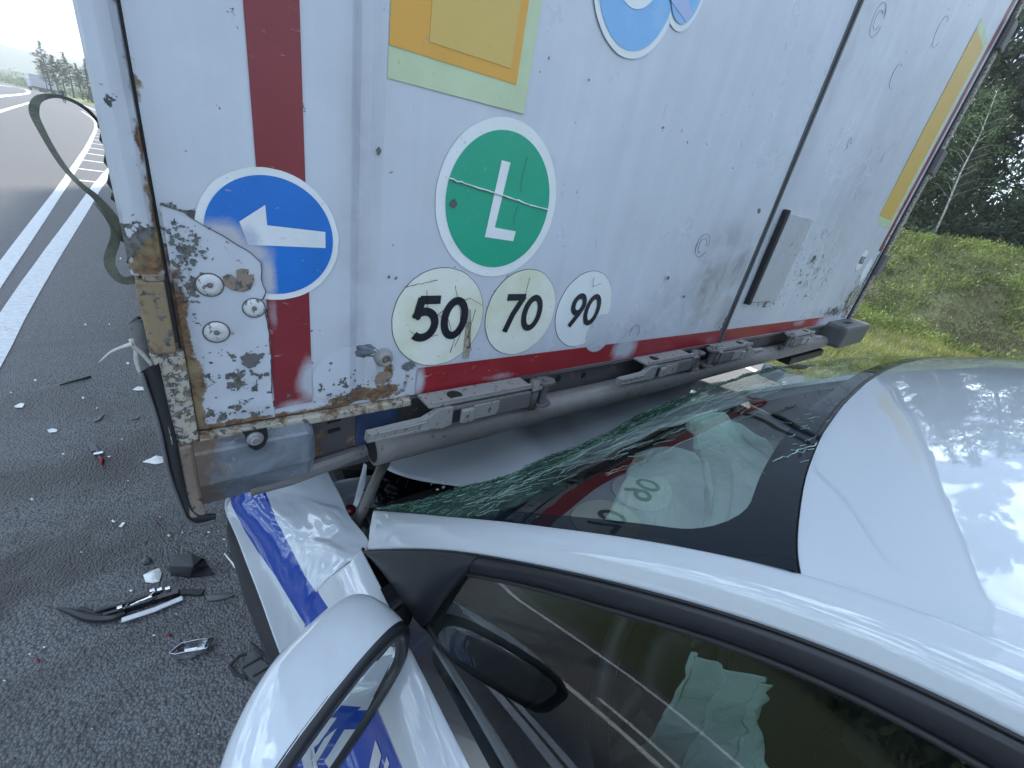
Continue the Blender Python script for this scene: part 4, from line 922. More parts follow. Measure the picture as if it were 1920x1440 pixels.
b = MB(); b.box(2.26, 2.62, D-.085, D+.03, 1.185, 1.285, bev=.016); bf = b.build('rubber_buffer', M_grey, T, label='dark rubber buffer at the far corner')
b = MB(); b.box(2.36, 2.45, D-.05, D-.03, 1.2845, 1.2865, bev=.0008); b.build('buffer_slot', M_holes, bf)
b = MB(); b.box(1.95, 2.35, D-.02, D+.10, 1.118, 1.150, bev=.006); b.box(1.75, 2.0, D+.02, D+.08, 1.13, 1.16, bev=.004); b.build('lamp_bracket', M_black, T)
# far side post with gaskets
b = MB(); b.box(2.528, 2.546, D-.006, D+.03, 1.275, ZT, bev=.003); b.build('door_seal', M_black, T)
b = MB(); b.box(2.548, XR, D-.012, D+.05, 1.29, ZT, bev=.004); b.build('corner_post', M_post2 if 'M_post2' in globals() else M_chipped, T, label='right corner post')
for z in np.arange(1.5, 3.6, .42):
    b = MB(); b.box(2.532, 2.60, D-.022, D-.004, z, z+.09, bev=.004); b.build('door_hinge', M_castd, T)
# top beam, body, side curtains, chassis and wheels
b = MB(); b.box(XL, XR, D-.01, D+.08, ZT, 4.0, bev=.005); b.build('top_beam', M_post, T)
b = MB(); b.box(XL+.006, XR-.006, D+.08, D+13.2, 1.45, 3.985, bev=.01)
M_side = painted('side_curtain', (.34, .36, .40), use_attr=False, rough=.45); b.build('cargo_body', M_side, T)
b = MB(); b.box(XL+.004, XR-.004, D+.14, D+13.2, 1.262, 1.449); b.build('floor_rail', M_beam, T)
b = MB(); b.box(.75, .9, D+.3, D+13, .95, 1.26); b.box(1.68, 1.83, D+.3, D+13, .95, 1.26); b.build('chassis_beams', M_beam, T)
for yy in (D+2.6, D+3.9, D+5.2):
    b = MB(); b.tube([(.1, yy, .52), (2.46, yy, .52)], .07, 10); b.build('axle', M_beam, T)
    for xx in (.02, 2.20):
        b = MB(); b.lathe((xx, yy, .52), (1, 0, 0), [(.28, 0), (.5, .01), (.52, .05), (.52, .29), (.5, .33), (.28, .34)], 36); wo = b.build('wheel', M_black, T, smooth=True)
        b = MB(); b.lathe((xx+.02, yy, .52), (1, 0, 0), [(.27, 0), (.25, .06), (.12, .06), (.1, .0)], 24); b.build('rim', M_grey, wo, smooth=True)
for yy in (D+11.2, ):
    b = MB(); b.box(.55, .75, yy, yy+.15, 0, 1.0, bev=.02); b.box(1.83, 2.03, yy, yy+.15, 0, 1.0, bev=.02); b.build('landing_legs', M_beam, T)
# tarpaulin edge hanging down round the frame corner
def plane_strip(name, px_out, px_in, y_out, y_in, mat, par, lab=None, th=.003):
    A = cr([oy(a, c, y_out) for a, c in px_out], 30); B_ = cr([oy(a, c, y_in) for a, c in px_in], 30); V = list(A)+list(B_)
    off = np.array([.0, th, 0]); V += [p+off for p in A]+[p+off for p in B_]; F = []
    for i in range(29): F += [(i, i+1, 31+i, 30+i), (60+i, 90+i, 91+i, 61+i), (i, 60+i, 61+i, i+1), (30+i, 31+i, 91+i, 90+i)]
    return mk(name, V, F, mat, par, smooth=True, label=lab)
hem_o = [(264, 700), (287, 766), (300, 811), (308, 850), (315, 881), (323, 908), (332, 931), (341, 955), (350, 973), (370, 983), (405, 975)]
hem_i = [(298, 681), (316, 763), (332, 826), (340, 870), (347, 906), (351, 928), (356, 945), (360, 955), (366, 962), (380, 968), (405, 966)]
plane_strip('curtain_hem', hem_o, hem_i, D-.004, D-.013, M_black, T, 'black curtain hem curling under the frame corner', th=.004)
b = MB(); b.tube(cr([oy(a_, c_, D-.006) for a_, c_ in hem_o], 60), .0022, 7); b.build('hem_piping', M_tarp, T, smooth=True)
plane_strip('tarpaulin_flap', [(240, 608), (246, 640), (252, 660), (268, 700), (276, 725)], [(272, 598), (276, 640), (282, 656), (292, 690), (302, 720)], D+.035, D+.012, M_tarp, T, 'grey tarpaulin flap behind the hinge cover')
plane_strip('tarpaulin_fold', [(242, 606), (258, 594), (270, 604)], [(246, 618), (262, 624), (272, 630)], D+.036, D+.03, M_black, T)
b = MB()
for a, c, r_ in ((198, 262, .006), (206, 300, .008), (212, 338, .009), (218, 372, .005), (234, 450, .004), (246, 492, .004), (194, 240, .004)):
    p = oy(a+7, c, D+.02); b.lathe(tuple(p), (-1, 0, .3), [(r_, -.004), (r_*1.1, .002), (r_*.6, .006)], 9)
b.build('curtain_buckles', M_black, T)
b = MB(); b.box(XL-.002, XL+.004, D+.06, D+.6, 1.458, 3.9); b.build('curtain_seal', M_black, T)

# webbing strap and rope ends (hang on the trailer)
spx = [(236, 452), (222, 425), (205, 398), (180, 370), (152, 347), (124, 318), (98, 280), (76, 240), (64, 212), (68, 190), (86, 181), (112, 181), (142, 192), (168, 210), (186, 232), (200, 262), (214, 300)]
ys_ = np.interp(range(len(spx)), [0, 4, 9, 13, 16], [D+.01, D-.02, D-.01, D+.06, D+.12])
P = cr([oy(a, c, y) for (a, c), y in zip(spx, ys_)], 90)
def facing(P, tw=0.0):
    out_ = []
    for i in range(len(P)):
        t = P[min(i+1, len(P)-1)]-P[max(i-1, 0)]; vd = P[i]-np.array([0, 0, H]); q = np.cross(t, vd); q = q/np.linalg.norm(q); vd = vd/np.linalg.norm(vd); k = tw*math.sin(i*.12); out_.append(q*math.cos(k)+vd*math.sin(k))
    return out_
wd_ = np.interp(np.linspace(0, 1, 90), [0, .12, .25, .40, .52, .60, .68, .8, 1], [.0062, .0066, .0036, .0040, .0055, .0042, .0024, .0028, .0026])
b = MB(); b.ribbon(P, facing(P, .25), list(wd_), .0013); o = b.build('cargo_strap', M_strap, None, smooth=False); props(o, 'olive webbing strap standing out in a loop beside the corner post', 'strap')
P = cr([oy(a, c, D+.005) for a, c in ((185, 378), (205, 405), (217, 432), (214, 455), (206, 480), (207, 500), (220, 520), (236, 526), (254, 524))], 50)
b = MB(); b.ribbon(P, facing(P, .5), .0078, .0012); o = b.build('cargo_strap', M_strap, None); props(o, 'twisted lower tail of the webbing strap ending at the tan hinge cover', 'strap')
b = MB(); b.tube(cr([oy(a, c, D+.0) for a, c in ((246, 636), (252, 650), (266, 662), (280, 678), (290, 690))], 20), .0022, 7)
b.tube(cr([oy(a, c, D-.005) for a, c in ((248, 645), (232, 650), (208, 660), (186, 679))], 20), np.linspace(.0022, .0006, 20), 7)
b.tube(cr([oy(a, c, D+.002) for a, c in ((256, 655), (256, 675), (262, 695), (270, 704), (282, 700), (290, 680), (284, 662))], 24), .0022, 7)
o = b.build('tie_rope', M_rope, None, smooth=True); props(o, 'pale tie rope with a frayed end below the tan hinge cover', 'rope')

# ------------------------------------------------------------------ the car under the trailer
CXc = .93                                   # centre line of the car
CAR = thing('crashed_car', (CXc, -1.0, 0), 'white car with blue side markings wedged under the trailer, windscreen shattered', 'car')
def mir(V): V = np.array(V, float); V[..., 0] = 2*CXc - V[..., 0]; return V
def gm(name, G, mat, mirror=False, solid=0.0, **k):
    """grid -> mesh; solid gives the sheet a thickness"""
    G = np.asarray(G); nu, nv = G.shape[:2]; F = gridfaces(nu, nv); V = G.reshape(-1, 3)
    if mirror: V = mir(V); F = [f[::-1] for f in F]
    o = mk(name, V, F, mat, k.pop('parent', CAR), smooth=True, **k)
    if solid:
        m = o.modifiers.new('thickness', 'SOLIDIFY'); m.thickness = abs(solid); m.offset = -1 if solid > 0 else 1
    return o
# side window outline (upper edge of the door frame), from the front pillar back over the roof
def sidep(px, py, d=.01): return on(px, py, 1, 0, -.19, d)
winpx = [(690, 1032), (800, 1030), (900, 1040), (1000, 1060), (1119, 1083), (1214, 1110), (1315, 1135), (1428, 1168), (1560, 1214), (1638, 1240), (1751, 1290), (1858, 1342), (1919, 1371)]
WT = [sidep(*p) for p in winpx]
WT += [np.array(p) for p in ((.283, -.16, 1.428), (.286, -.30, 1.438), (.288, -.55, 1.440), (.287, -.85, 1.425), (.280, -1.15, 1.385), (.265, -1.45, 1.31), (.235, -1.70, 1.20), (.20, -1.86, 1.09))]
WT = np.array(WT)
def pil(px, py): return on(px, py, 1, 0, -.15, .085)
AP = [pil(*p) for p in ((700, 957), (775, 963), (850, 970), (925, 976), (1000, 985), (1125, 1001), (1250, 1020), (1375, 1045), (1497, 1073))]
RF = [np.array(p) for p in ((.298, -.012, 1.417), (.302, -.05, 1.433), (.304, -.10, 1.446), (.308, -.2, 1.459), (.31, -.4, 1.468), (.31, -.65, 1.466), (.31, -.95, 1.448), (.305, -1.25, 1.405), (.29, -1.5, 1.335), (.27, -1.72, 1.23), (.25, -1.88, 1.12))]
UP = np.array(AP + RF)
def resample(P, n, by=None):
    P = cr(P, 600); d = np.concatenate([[0], np.cumsum(np.linalg.norm(np.diff(P, axis=0), axis=1))]); t = np.linspace(0, 1, n)**(by or 1)*d[-1]
    return np.stack([np.interp(t, d, P[:, i]) for i in range(3)], 1)
NR = 260
def smoothc(P, w_=9, it=3):
    P = np.array(P, float)
    for _ in range(it):
        Q = np.pad(P, ((w_, w_), (0, 0)), mode='reflect', reflect_type='odd'); k = np.ones(2*w_+1)/(2*w_+1)
        P = np.stack([np.convolve(Q[:, i], k, 'valid') for i in range(3)], 1)
    return P
lo = smoothc(resample(WT, NR), 6, 2); up_ = smoothc(resample(UP, NR), 3, 2)
def along(P, k0, n): return resample(P[k0:], n)
rail = []
for j, t in enumerate(np.linspace(0, 1, 12)):
    row = lo*(1-t) + up_*t; bul = math.sin(t*math.pi); out = np.array([-.55, 0, .8])
    row = row + out[None]*(.0085*bul*np.clip(np.linspace(0, 1, NR)*40, .3, 1))[:, None]
    rail.append(row)
rail = np.array(rail)
inner = lo + np.array([.012, 0, -.006]); rail_full = np.concatenate([[inner], rail, [up_ + np.array([.004, 0, -.0015]), up_ + np.array([.012, 0, -.006]), up_ + np.array([.024, 0, -.013])]])
gm('roof_rail', rail_full, P_white, label='left roof rail and windscreen pillar'); gm('roof_rail', rail_full, P_white, True, label='right roof rail and windscreen pillar')
# roof skin
def smooth_tab(P, sig, lo_, hi_, n=1600):
    x = np.linspace(lo_-5*sig, hi_+5*sig, n); y = np.interp(x, [p[0] for p in P], [p[1] for p in P])
    s0 = (P[1][1]-P[0][1])/(P[1][0]-P[0][0]); s1 = (P[-1][1]-P[-2][1])/(P[-1][0]-P[-2][0])
    y = np.where(x < P[0][0], P[0][1]+(x-P[0][0])*s0, y); y = np.where(x > P[-1][0], P[-1][1]+(x-P[-1][0])*s1, y)
    dx = x[1]-x[0]; m_ = int(3.5*sig/dx); k = np.arange(-m_, m_+1)*dx; g = np.exp(-(k/sig)**2/2); g /= g.sum()
    return x[m_:-m_], np.convolve(y, g, 'valid')
_tF = smooth_tab([(.29, .013), (.296, .018), (.34, .034), (.417, .057), (.52, .078), (.65, .094), (.80, .105), (.93, .108), (1.06, .105), (1.2, .094)], .02, .29, 1.0)
_tZ = smooth_tab([(.29, 1.403), (.42, 1.411), (.6, 1.418), (.93, 1.423), (1.2, 1.419)], .04, .29, 1.0)
_tE = smooth_tab([(-.02, 1.4035), (.012, 1.417), (.05, 1.433), (.10, 1.446), (.2, 1.459), (.4, 1.468), (.65, 1.466), (.95, 1.448), (1.25, 1.405), (1.5, 1.335), (1.72, 1.23), (1.88, 1.12)], .03, -.02, 1.88)
_tX = smooth_tab([(-.02, .297), (.05, .302), (.2, .308), (.65, .31), (.95, .31), (1.25, .305), (1.5, .29), (1.72, .27), (1.88, .25)], .05, -.02, 1.88)
def Ff(x): return float(np.interp(min(x, 2*CXc-x), *_tF))
def zfront(x): return float(np.interp(min(x, 2*CXc-x), *_tZ))
def edge_x(y): return float(np.interp(-y, *_tX))
def edge_z(y): return float(np.interp(-y, *_tE))
roof = []
xs_ = .296 + (1.268)*(.5-.5*np.cos(np.linspace(0, math.pi, 60)))
for s in np.linspace(0, 1, 90)**1.5:
    row = []
    for x in xs_:
        u = (x-.296)/1.268; f0 = Ff(x); y = f0*(1-s) + (-1.88)*s
        ye = y; ex = edge_x(ye); X = ex + (2*CXc-2*ex)*u if s > 0 else x
        ce = 4*u*(1-u); base = edge_z(min(ye, .018)); z0 = zfront(x)
        d = f0 - y; zz_ = z0 + (edge_z(.018-d) - edge_z(.018)) + .010*ce*min(1, d/.25)
        # gutter beside the rail
        g_ = min(u, 1-u)*1.268; zz_ -= .0045*math.exp(-((g_-.010)/.006)**2)*min(1, d/.06)
        row.append((X, y, zz_))
    roof.append(row)
roof = np.array(roof)
rb = MB(); gm('roof', roof, P_white)
front = roof[0]
b = MB(); b.tube([p + np.array([0, .003, -.004]) for p in front], .0036, 6); b.build('windscreen_seal', M_black, CAR, smooth=True)
# windscreen
ap = resample(AP, 80)
nB = 80; botc = [(.247, .549, 1.030), (.343, .471, 1.093), (.52, .461, 1.101), (.72, .492, 1.078)] + [tuple(oy(a, c, y)) for a, c, y in ((1200, 778, .475), (1300, 737, .462), (1430, 697, .43), (1500, 690, .375))]
botc = [tuple(p) for p in botc]; xmax = botc[-1][0]
botc += [(1.50, .36, 1.20), (1.56, .33, 1.215)] if xmax < 1.48 else []
bot = resample([np.array(p) for p in botc], 120)
NU, NV = 80, 120; Wd = np.zeros((NU, NV, 3))
topc = resample(front, NV)
for j in range(NV):
    u = j/(NV-1); B0 = bot[j]; T0 = topc[j]
    for i in range(NU):
        v = i/(NU-1)
        p = B0*(1-v) + T0*v
        left = np.array([np.interp(v, np.linspace(0, 1, 80), ap[:, k]) for k in range(3)]); dl = left - (bot[0]*(1-v)+topc[0]*v)
        p = p + dl*(1-u)**6 + np.array([0, .014, .018])*math.sin(v*math.pi)*(1-(1-u)**6)
        # crumpled near the crushed lower edge
        c_ = math.exp(-v/.12); p = p + np.array([0, 1, 1])*c_*.010*nz2(p[0]*7, v*9, 1.4)*min(1, u*12) + np.array([0, 0, 1])*c_*.004*nz2(p[0]*30, v*30, 1)*min(1, u*12)
        Wd[i, j] = p
F = gridfaces(NU, NV)
shat = np.zeros(NU*NV); frt = np.zeros(NU*NV)
for i in range(NU):
    for j in range(NV):
        v = i/(NU-1); u = j/(NV-1); p = Wd[i, j]; q = Wd[NU-1, j]; wsh = (.34*(1-u)+.13)*(1+.5*nz2(u*7, 0, 1))
        shat[i*NV+j] = math.exp(-(v/wsh)**4)
        dl = p[0] - np.interp(p[1], ap[::-1, 1], ap[::-1, 0]); dr = (2*CXc - p[0]) - np.interp(min(p[1], .5), ap[::-1, 1], ap[::-1, 0]); dt = np.linalg.norm(p-q)
        m_s, m_t, rc = .020, .034, .055          # border widths and the radius of the rounded corner
        ex, ey = min(dl, dr)-m_s, dt-m_t
        if ex < rc and ey < rc: inside = rc - math.hypot(rc-ex, rc-ey)
        else: inside = min(ex, ey)
        frt[i*NV+j] = -inside - .2*max(0, .25-v)*0
wind = mk('windscreen', Wd.reshape(-1, 3), F, G_wind, CAR, smooth=True, attrs={'shat': shat, 'frit': frt}, label='cracked windscreen, its lower edge crushed to green shards')
# shards and slivers along the crushed edge
r_ = random.Random(9); b = MB(); nW = [Vector((0, .6, .8))]
def wpt(u, v):
    i = min(NU-2, max(0, v*(NU-1))); j = min(NV-2, max(0, u*(NV-1))); i0, j0 = int(i), int(j); a, c = i-i0, j-j0
    return (Wd[i0, j0]*(1-a)*(1-c)+Wd[i0+1, j0]*a*(1-c)+Wd[i0, j0+1]*(1-a)*c+Wd[i0+1, j0+1]*a*c)
for k in range(8000):
    u = r_.random()**1.25; wsh = (.34*(1-u)+.13); v = abs(r_.gauss(0, wsh*.42)); p = wpt(u, v) + np.array([0, .0010, .0022]) + np.array([0, .4, 1])*abs(r_.gauss(0, .0012))*(v < .1)
    u2 = min(1, u+r_.uniform(.002, .015)); q = wpt(u2, max(0, v+r_.gauss(0, .006))) + np.array([0, .0010, .0022])
    n_ = np.array([r_.gauss(0, .4), r_.gauss(0, .6), r_.gauss(0, 1)])*.00036
    b.add([p, q, q+n_*.3, p+n_*1.6], [(0, 1, 2, 3)], 0 if r_.random() < .86 else 1)
b.build('glass_shards', [M_sliver, M_crack], CAR, kind='stuff')
def wlift(u, v): return wpt(u, v) + np.array([0, .0010, .0016])
wb_ = BVHTree.FromPolygons([Vector(p) for p in Wd.reshape(-1, 3)], F)
def onglass(px, py):
    d = Vector(ray(px, py)).normalized(); h_ = wb_.ray_cast(Vector((0, 0, H)), d)
    return None if h_[0] is None else np.array(h_[0] - d*.0015)
b = MB()
def crackpx(pts, wd, jit=3, n=7):
    Q = []
    for (a, c), (a2, c2) in zip(pts[:-1], pts[1:]):
        for k in range(n):
            t = k/n; g = onglass(a+(a2-a)*t+r_.gauss(0, jit), c+(c2-c)*t+r_.gauss(0, jit*.6))
            if g is not None: Q.append(g)
    if len(Q) > 2: b.tube(Q, [wd*r_.uniform(.3, 1.1) for _ in Q], 4)
crackpx([(1450, 865), (1490, 850), (1530, 830), (1570, 795), (1580, 762), (1600, 745)], .0006, 2.5); crackpx([(1485, 845), (1520, 842), (1560, 832)], .0005, 3)
for _ in range(26):
    a, c = r_.gauss(1520, 28), r_.gauss(800, 26); crackpx([(a, c), (a+r_.uniform(8, 26), c-r_.uniform(-4, 9))], .0004, 1.2, 3)
for pts, wd in (([(1135, 892), (1210, 865), (1290, 825), (1370, 790), (1440, 770)], .00035), ([(1320, 805), (1400, 818), (1480, 822)], .0002), ([(1300, 830), (1350, 850), (1400, 870), (1440, 892)], .0002), ([(1420, 770), (1450, 785), (1490, 795)], .0004), ([(1130, 890), (1180, 870), (1240, 860)], .0003), ([(1150, 830), (1260, 770), (1380, 735), (1480, 715)], .0006), ([(1250, 775), (1340, 742), (1420, 718)], .0005), ([(930, 930), (1030, 880), (1130, 830), (1220, 790)], .0006), ([(1180, 800), (1290, 760), (1400, 745)], .0004)):
    crackpx(pts, wd, 2.2, 9)
for _ in range(190):
    a = r_.uniform(860, 1450); c = 940 - (a-880)*.40 + r_.gauss(0, 16); crackpx([(a, c), (a+r_.uniform(20, 70), c-r_.uniform(8, 30))], .00035, 1.5, 4)
b.build('crack_lines', M_crack, CAR, kind='stuff')
# side windows with their black surround: band between the outline and the glass
def belt(y): return np.array([.199, y, .998 + .010*max(0, min(1, (y+.2)/.6)) if y > -1 else .998 + .05*(-1-y)])
gp = [sidep(*p, .021) for p in ((800, 1170), (838, 1120), (880, 1076), (1000, 1098), (1183, 1153), (1315, 1183), (1397, 1214), (1560, 1275), (1638, 1311), (1794, 1382), (1858, 1428))]
gp += [np.array(p) for p in ((.292, -.18, 1.395), (.293, -.35, 1.405), (.293, -.6, 1.402), (.291, -.9, 1.385), (.285, -1.15, 1.345), (.27, -1.4, 1.27), (.245, -1.6, 1.18), (.225, -1.72, 1.09))]
k2_ = int(np.argmin(np.linalg.norm(lo - WT[2], axis=1)))
gl = smoothc(resample(gp[2:], 200), 5, 2); wl = resample(lo[k2_:], 200)
band = []
for t in np.linspace(0, 1, 9):
    row = wl*(1-t) + gl*t; row = row + np.array([-.006, 0, .003])*math.sin(t*math.pi) + np.array([.004, 0, -.001])*(1 if t in (0.0,) else 0); band.append(row)
gm('window_frame', np.array(band), M_trim, label='black frame over the left windows'); gm('window_frame', np.array(band), M_trim, True, label='black frame over the right windows')
b = MB(); b.tube([p+np.array([-.0005, 0, .0005]) for p in lo], .0011, 6); b.build('frame_bead', M_black, CAR, smooth=True)
b = MB(); b.tube([p+np.array([-.002, 0, .0]) for p in gl], .0026, 6); b.build('glass_run', M_black, CAR, smooth=True)
# glass: from the belt up to the frame
Y0, Y1 = .37, -.62
def gtop(y):
    P = gl; return np.array([np.interp(-y, -P[:, 1], P[:, 0]), y, np.interp(-y, -P[:, 1], P[:, 2])])
def glassgrid(ya, yb, n=60):
    G = []
    for y in np.linspace(ya, yb, n):
        t_ = gtop(y); bt_ = belt(y) + np.array([.008, 0, 0])
        G.append([bt_*(1-t)+t_*t + np.array([-.019, 0, 0])*math.sin(t*math.pi) for t in np.linspace(0, 1, 14)])
    return np.array(G)[:, ::-1]
for mr_ in (False, True):
    gm('window_glass', glassgrid(.272, -.60), G_side, mr_, label=('left' if not mr_ else 'right')+' front side window'); gm('window_glass', glassgrid(-.66, -1.55), G_side, mr_, label=('left' if not mr_ else 'right')+' rear side window')
    S = lambda P: [tuple(p) for p in (mir(P) if mr_ else np.array(P))]
    # black corner piece carrying the mirror
    wtc = resample(lo[:k2_+1], 42); lowl = cr([np.array((.200, .495, 1.004)), np.array((.209, .42, 1.006)), np.array((.213, .34, 1.007)), gp[0], gp[1], gp[2]], 42)
    CT = np.array([wtc*(1-t)+lowl*t + np.array([-.007, 0, .003])*math.sin(t*math.pi)**.6 for t in np.linspace(0, 1, 30)])
    gm('corner_trim', CT, M_trim, mr_, label='black mirror corner piece' if not mr_ else None)
    b = MB(); pp = [belt(y)+np.array([.006, 0, .005]) for y in np.linspace(.41, -1.75, 40)]
    b.ribbon(S(pp), (1, 0, .25), .030, .008); b.build('belt_moulding', M_gloss, CAR)
    b = MB(); pp = [belt(y)+np.array([.024, 0, .010]) for y in np.linspace(.40, -1.7, 40)]; b.tube(S(pp), .0045, 6); b.build('glass_wiper', M_black, CAR, smooth=True)
    b = MB(); b.ribbon(S([(.212, -.63, 1.0), (.25, -.632, 1.18), (.288, -.636, 1.40)]), (0, 1, 0), .09, .006); b.build('door_pillar_trim', M_gloss, CAR)

# body side below the windows
def side_prof(y):
    """body side from belt down: list of (x, z)"""
    k = max(0, min(1, (y+1.2)/.4))
    return [(.196, 1.000), (.178, .992), (.150, .965), (.120, .915), (.098, .860), (.085, .800), (.080, .740), (.074, .70), (.066, .64), (.070, .55), (.082, .45), (.095, .35)]
def bodygrid(ya, yb, n, k0=0, k1=11, m=60):
    pr_ = side_prof(0)[k0:k1+1]; q = cr([np.array((p[0], 0, p[1])) for p in pr_], m); G = []
    for y in np.linspace(ya, yb, n):
        e = max(0, (-1.3-y))*.10 + (y > 1.3)*(y-1.3)*.25
        G.append([(p[0]+e*e*1.5, y, p[2]) for p in q])
    return np.array(G)
def side_x(z): P_ = side_prof(0)[::-1]; return float(np.interp(z, [p[1] for p in P_], [p[0] for p in P_]))
def side_hit(px, py):
    v = ray(px, py)
    for z in np.arange(1.0, .5, -.0015):
        p = v*((z-H)/v[2])
        if p[0] > side_x(z): return np.array([p[0], p[1], z])
GL = [side_hit(*p) for p in ((660, 1055), (633, 1076), (599, 1107), (588, 1122), (579, 1153), (576, 1183), (577, 1214))]
GAPY = [(1.0, .503)] + [(g[2], g[1]) for g in GL if g is not None] + [(.72, .47), (.6, .50), (.35, .54)]
def sdist(x, y, poly):
    x = np.asarray(x, float); y = np.asarray(y, float); d = np.full(x.shape, 1e9); n = len(poly)
    for i in range(n):
        (x1, y1), (x2, y2) = poly[i], poly[(i+1) % n]; dx, dy = x2-x1, y2-y1; t = np.clip(((x-x1)*dx+(y-y1)*dy)/(dx*dx+dy*dy+1e-12), 0, 1)
        d = np.minimum(d, np.hypot(x-x1-t*dx, y-y1-t*dy))
    return np.where(inpoly(x, y, poly), d, -d)
dg = bodygrid(.53, -.62, 230, m=90)
# bend the front edge of the door to the shut line seen in the photograph
for j in range(dg.shape[1]):
    z = dg[0, j, 2]; yf = np.interp(-z, [-g[0] for g in GAPY], [g[1] for g in GAPY]); s = np.linspace(0, 1, dg.shape[0]); dg[:, j, 1] = yf*(1-s) + -.62*s
stripe_px = [(425, 905), (439, 949), (463, 995), (487, 1033), (521, 1080), (549, 1127), (578, 1174), (600, 1212), (640, 1192), (622, 1160), (599, 1116), (575, 1080), (551, 1033), (521, 978), (501, 931), (492, 900)]
def class_by_px(G, polys, base=0):
    c = (G[:-1, :-1]+G[1:, :-1]+G[:-1, 1:]+G[1:, 1:])/4; P = c.reshape(-1, 3) - np.array([0, 0, H]); a, b_, d = P@RX, P@DX, P@FX
    X, Y = 960+FPX*a/d, 720+FPX*b_/d; m = np.full(len(P), base)
    for poly, k in polys: m[inpoly(X, Y, poly) & (d > 0)] = k
    return m
def class_yz(G, polys, m):
    c = ((G[:-1, :-1]+G[1:, :-1]+G[:-1, 1:]+G[1:, 1:])/4).reshape(-1, 3)
    for poly, k in polys: m[inpoly(c[:, 1], c[:, 2], poly)] = k
    return m
def px_film(V):
    P = V - np.array([0, 0, H]); a_, b_, d_ = P@RX, P@DX, P@FX; return sdist(960+FPX*a_/d_, 720+FPX*b_/d_, stripe_px)/1000.0
V = dg.reshape(-1, 3); Fd = gridfaces(dg.shape[0], dg.shape[1])
bandyz = [(.56, .928), (.50, .934), (.44, .945), (.36, .951), (.27, .954), (-.7, .958), (-.7, .70), (.22, .70), (.30, .78), (.38, .845), (.44, .874), (.50, .879), (.56, .88)]
door = mk('front_door', V, [f[::-1] for f in Fd], P_two, CAR, smooth=True, attrs={'film': sdist(V[:, 1], V[:, 2], bandyz)}, label='left front door with blue markings')
dm = door.modifiers.new('thickness', 'SOLIDIFY'); dm.thickness = .004; dm.offset = -1
mk('front_door', mir(V), Fd, P_white, CAR, smooth=True, label='right front door')
def door_place(y, z, off=.0065):
    x = float(np.interp(z, [p[1] for p in side_prof(0)][::-1], [p[0] for p in side_prof(0)][::-1])); return (x-off-.0005, y, z)
def door_film(name, yz, mat, th=.0004):
    # subdivided outline strip laid over the door side
    bm = bmesh.new(); vs_ = [bm.verts.new((p[0], p[1], 0)) for p in yz]; bm.faces.new(vs_)
    bmesh.ops.triangulate(bm, faces=bm.faces[:]); 
    for _ in range(4): bmesh.ops.subdivide_edges(bm, edges=[e for e in bm.edges if e.calc_length() > .015], cuts=1)
    bm.verts.ensure_lookup_table(); V = [door_place(v.co.x, v.co.y) for v in bm.verts]; bm.verts.index_update(); F_ = [tuple(v.index for v in f.verts) for f in bm.faces]; bm.free()
    return mk(name, V, F_, mat, door)
def rot2(P, cy, cz, a, k=1.0): return [(cy+k*(p[0]*math.cos(a)-p[1]*math.sin(a)), cz+k*(p[0]*math.sin(a)+p[1]*math.cos(a))) for p in P]
# white letter shapes of the side lettering: rounded L, C and a chevron
def arcband(cy, cz, r0, r1, a0, a1, n=22): return [(cy+r1*math.cos(t), cz+r1*math.sin(t)) for t in np.linspace(a0, a1, n)] + [(cy+r0*math.cos(t), cz+r0*math.sin(t)) for t in np.linspace(a1, a0, n)]
for cy in (.02, -.30):
    door_film('letter', arcband(cy, .84, .036, .056, .8, 5.4), P_film_white); door_film('letter', [(cy+.08, .91), (cy+.10, .91), (cy+.10, .80), (cy+.145, .80), (cy+.145, .78), (cy+.08, .78)], P_film_white)
door_film('letter', [(.262, .938), (.243, .938), (.222, .905), (.243, .872), (.262, .872), (.240, .905)], P_film_white); door_film('letter', [(.236, .944), (.228, .944), (.205, .905), (.213, .905)], P_film_white); door_film('letter', [(.205, .87), (.222, .87), (.203, .94), (.186, .94)], P_film_white)

gm('rear_door', bodygrid(-.632, -1.45, 60)[:, ::-1], P_white, label='left rear door'); gm('rear_door', bodygrid(-.632, -1.45, 60)[:, ::-1], P_white, True, label='right rear door')
gm('rear_wing', bodygrid(-1.46, -2.55, 60)[:, ::-1], P_white, label='left rear wing'); gm('rear_wing', bodygrid(-1.46, -2.55, 60)[:, ::-1], P_white, True, label='right rear wing')
# tail
tg = []
for x in np.linspace(.25, 2*CXc-.25, 20):
    tg.append([(x, -1.88, 1.12), (x, -2.0, 1.03), (x, -2.3, 1.0), (x, -2.55, .97), (x, -2.62, .85), (x, -2.6, .6), (x, -2.56, .35)])
gm('boot', np.array(tg)[:, ::-1], P_white); gm('underbody', np.array([[(x, y, .30) for y in (-2.5, -1, .5, 1.4)] for x in (.12, .9, 1.74)]), M_black)
# shut line between door and wing
b = MB(); b.tube([(float(np.interp(z, [p[1] for p in side_prof(0)][::-1], [p[0] for p in side_prof(0)][::-1]))+.0045, y+.003, z) for z, y in [(g[0], g[1]) for g in GAPY]], .0032, 6); b.build('door_gap_shadow', M_dark, CAR)

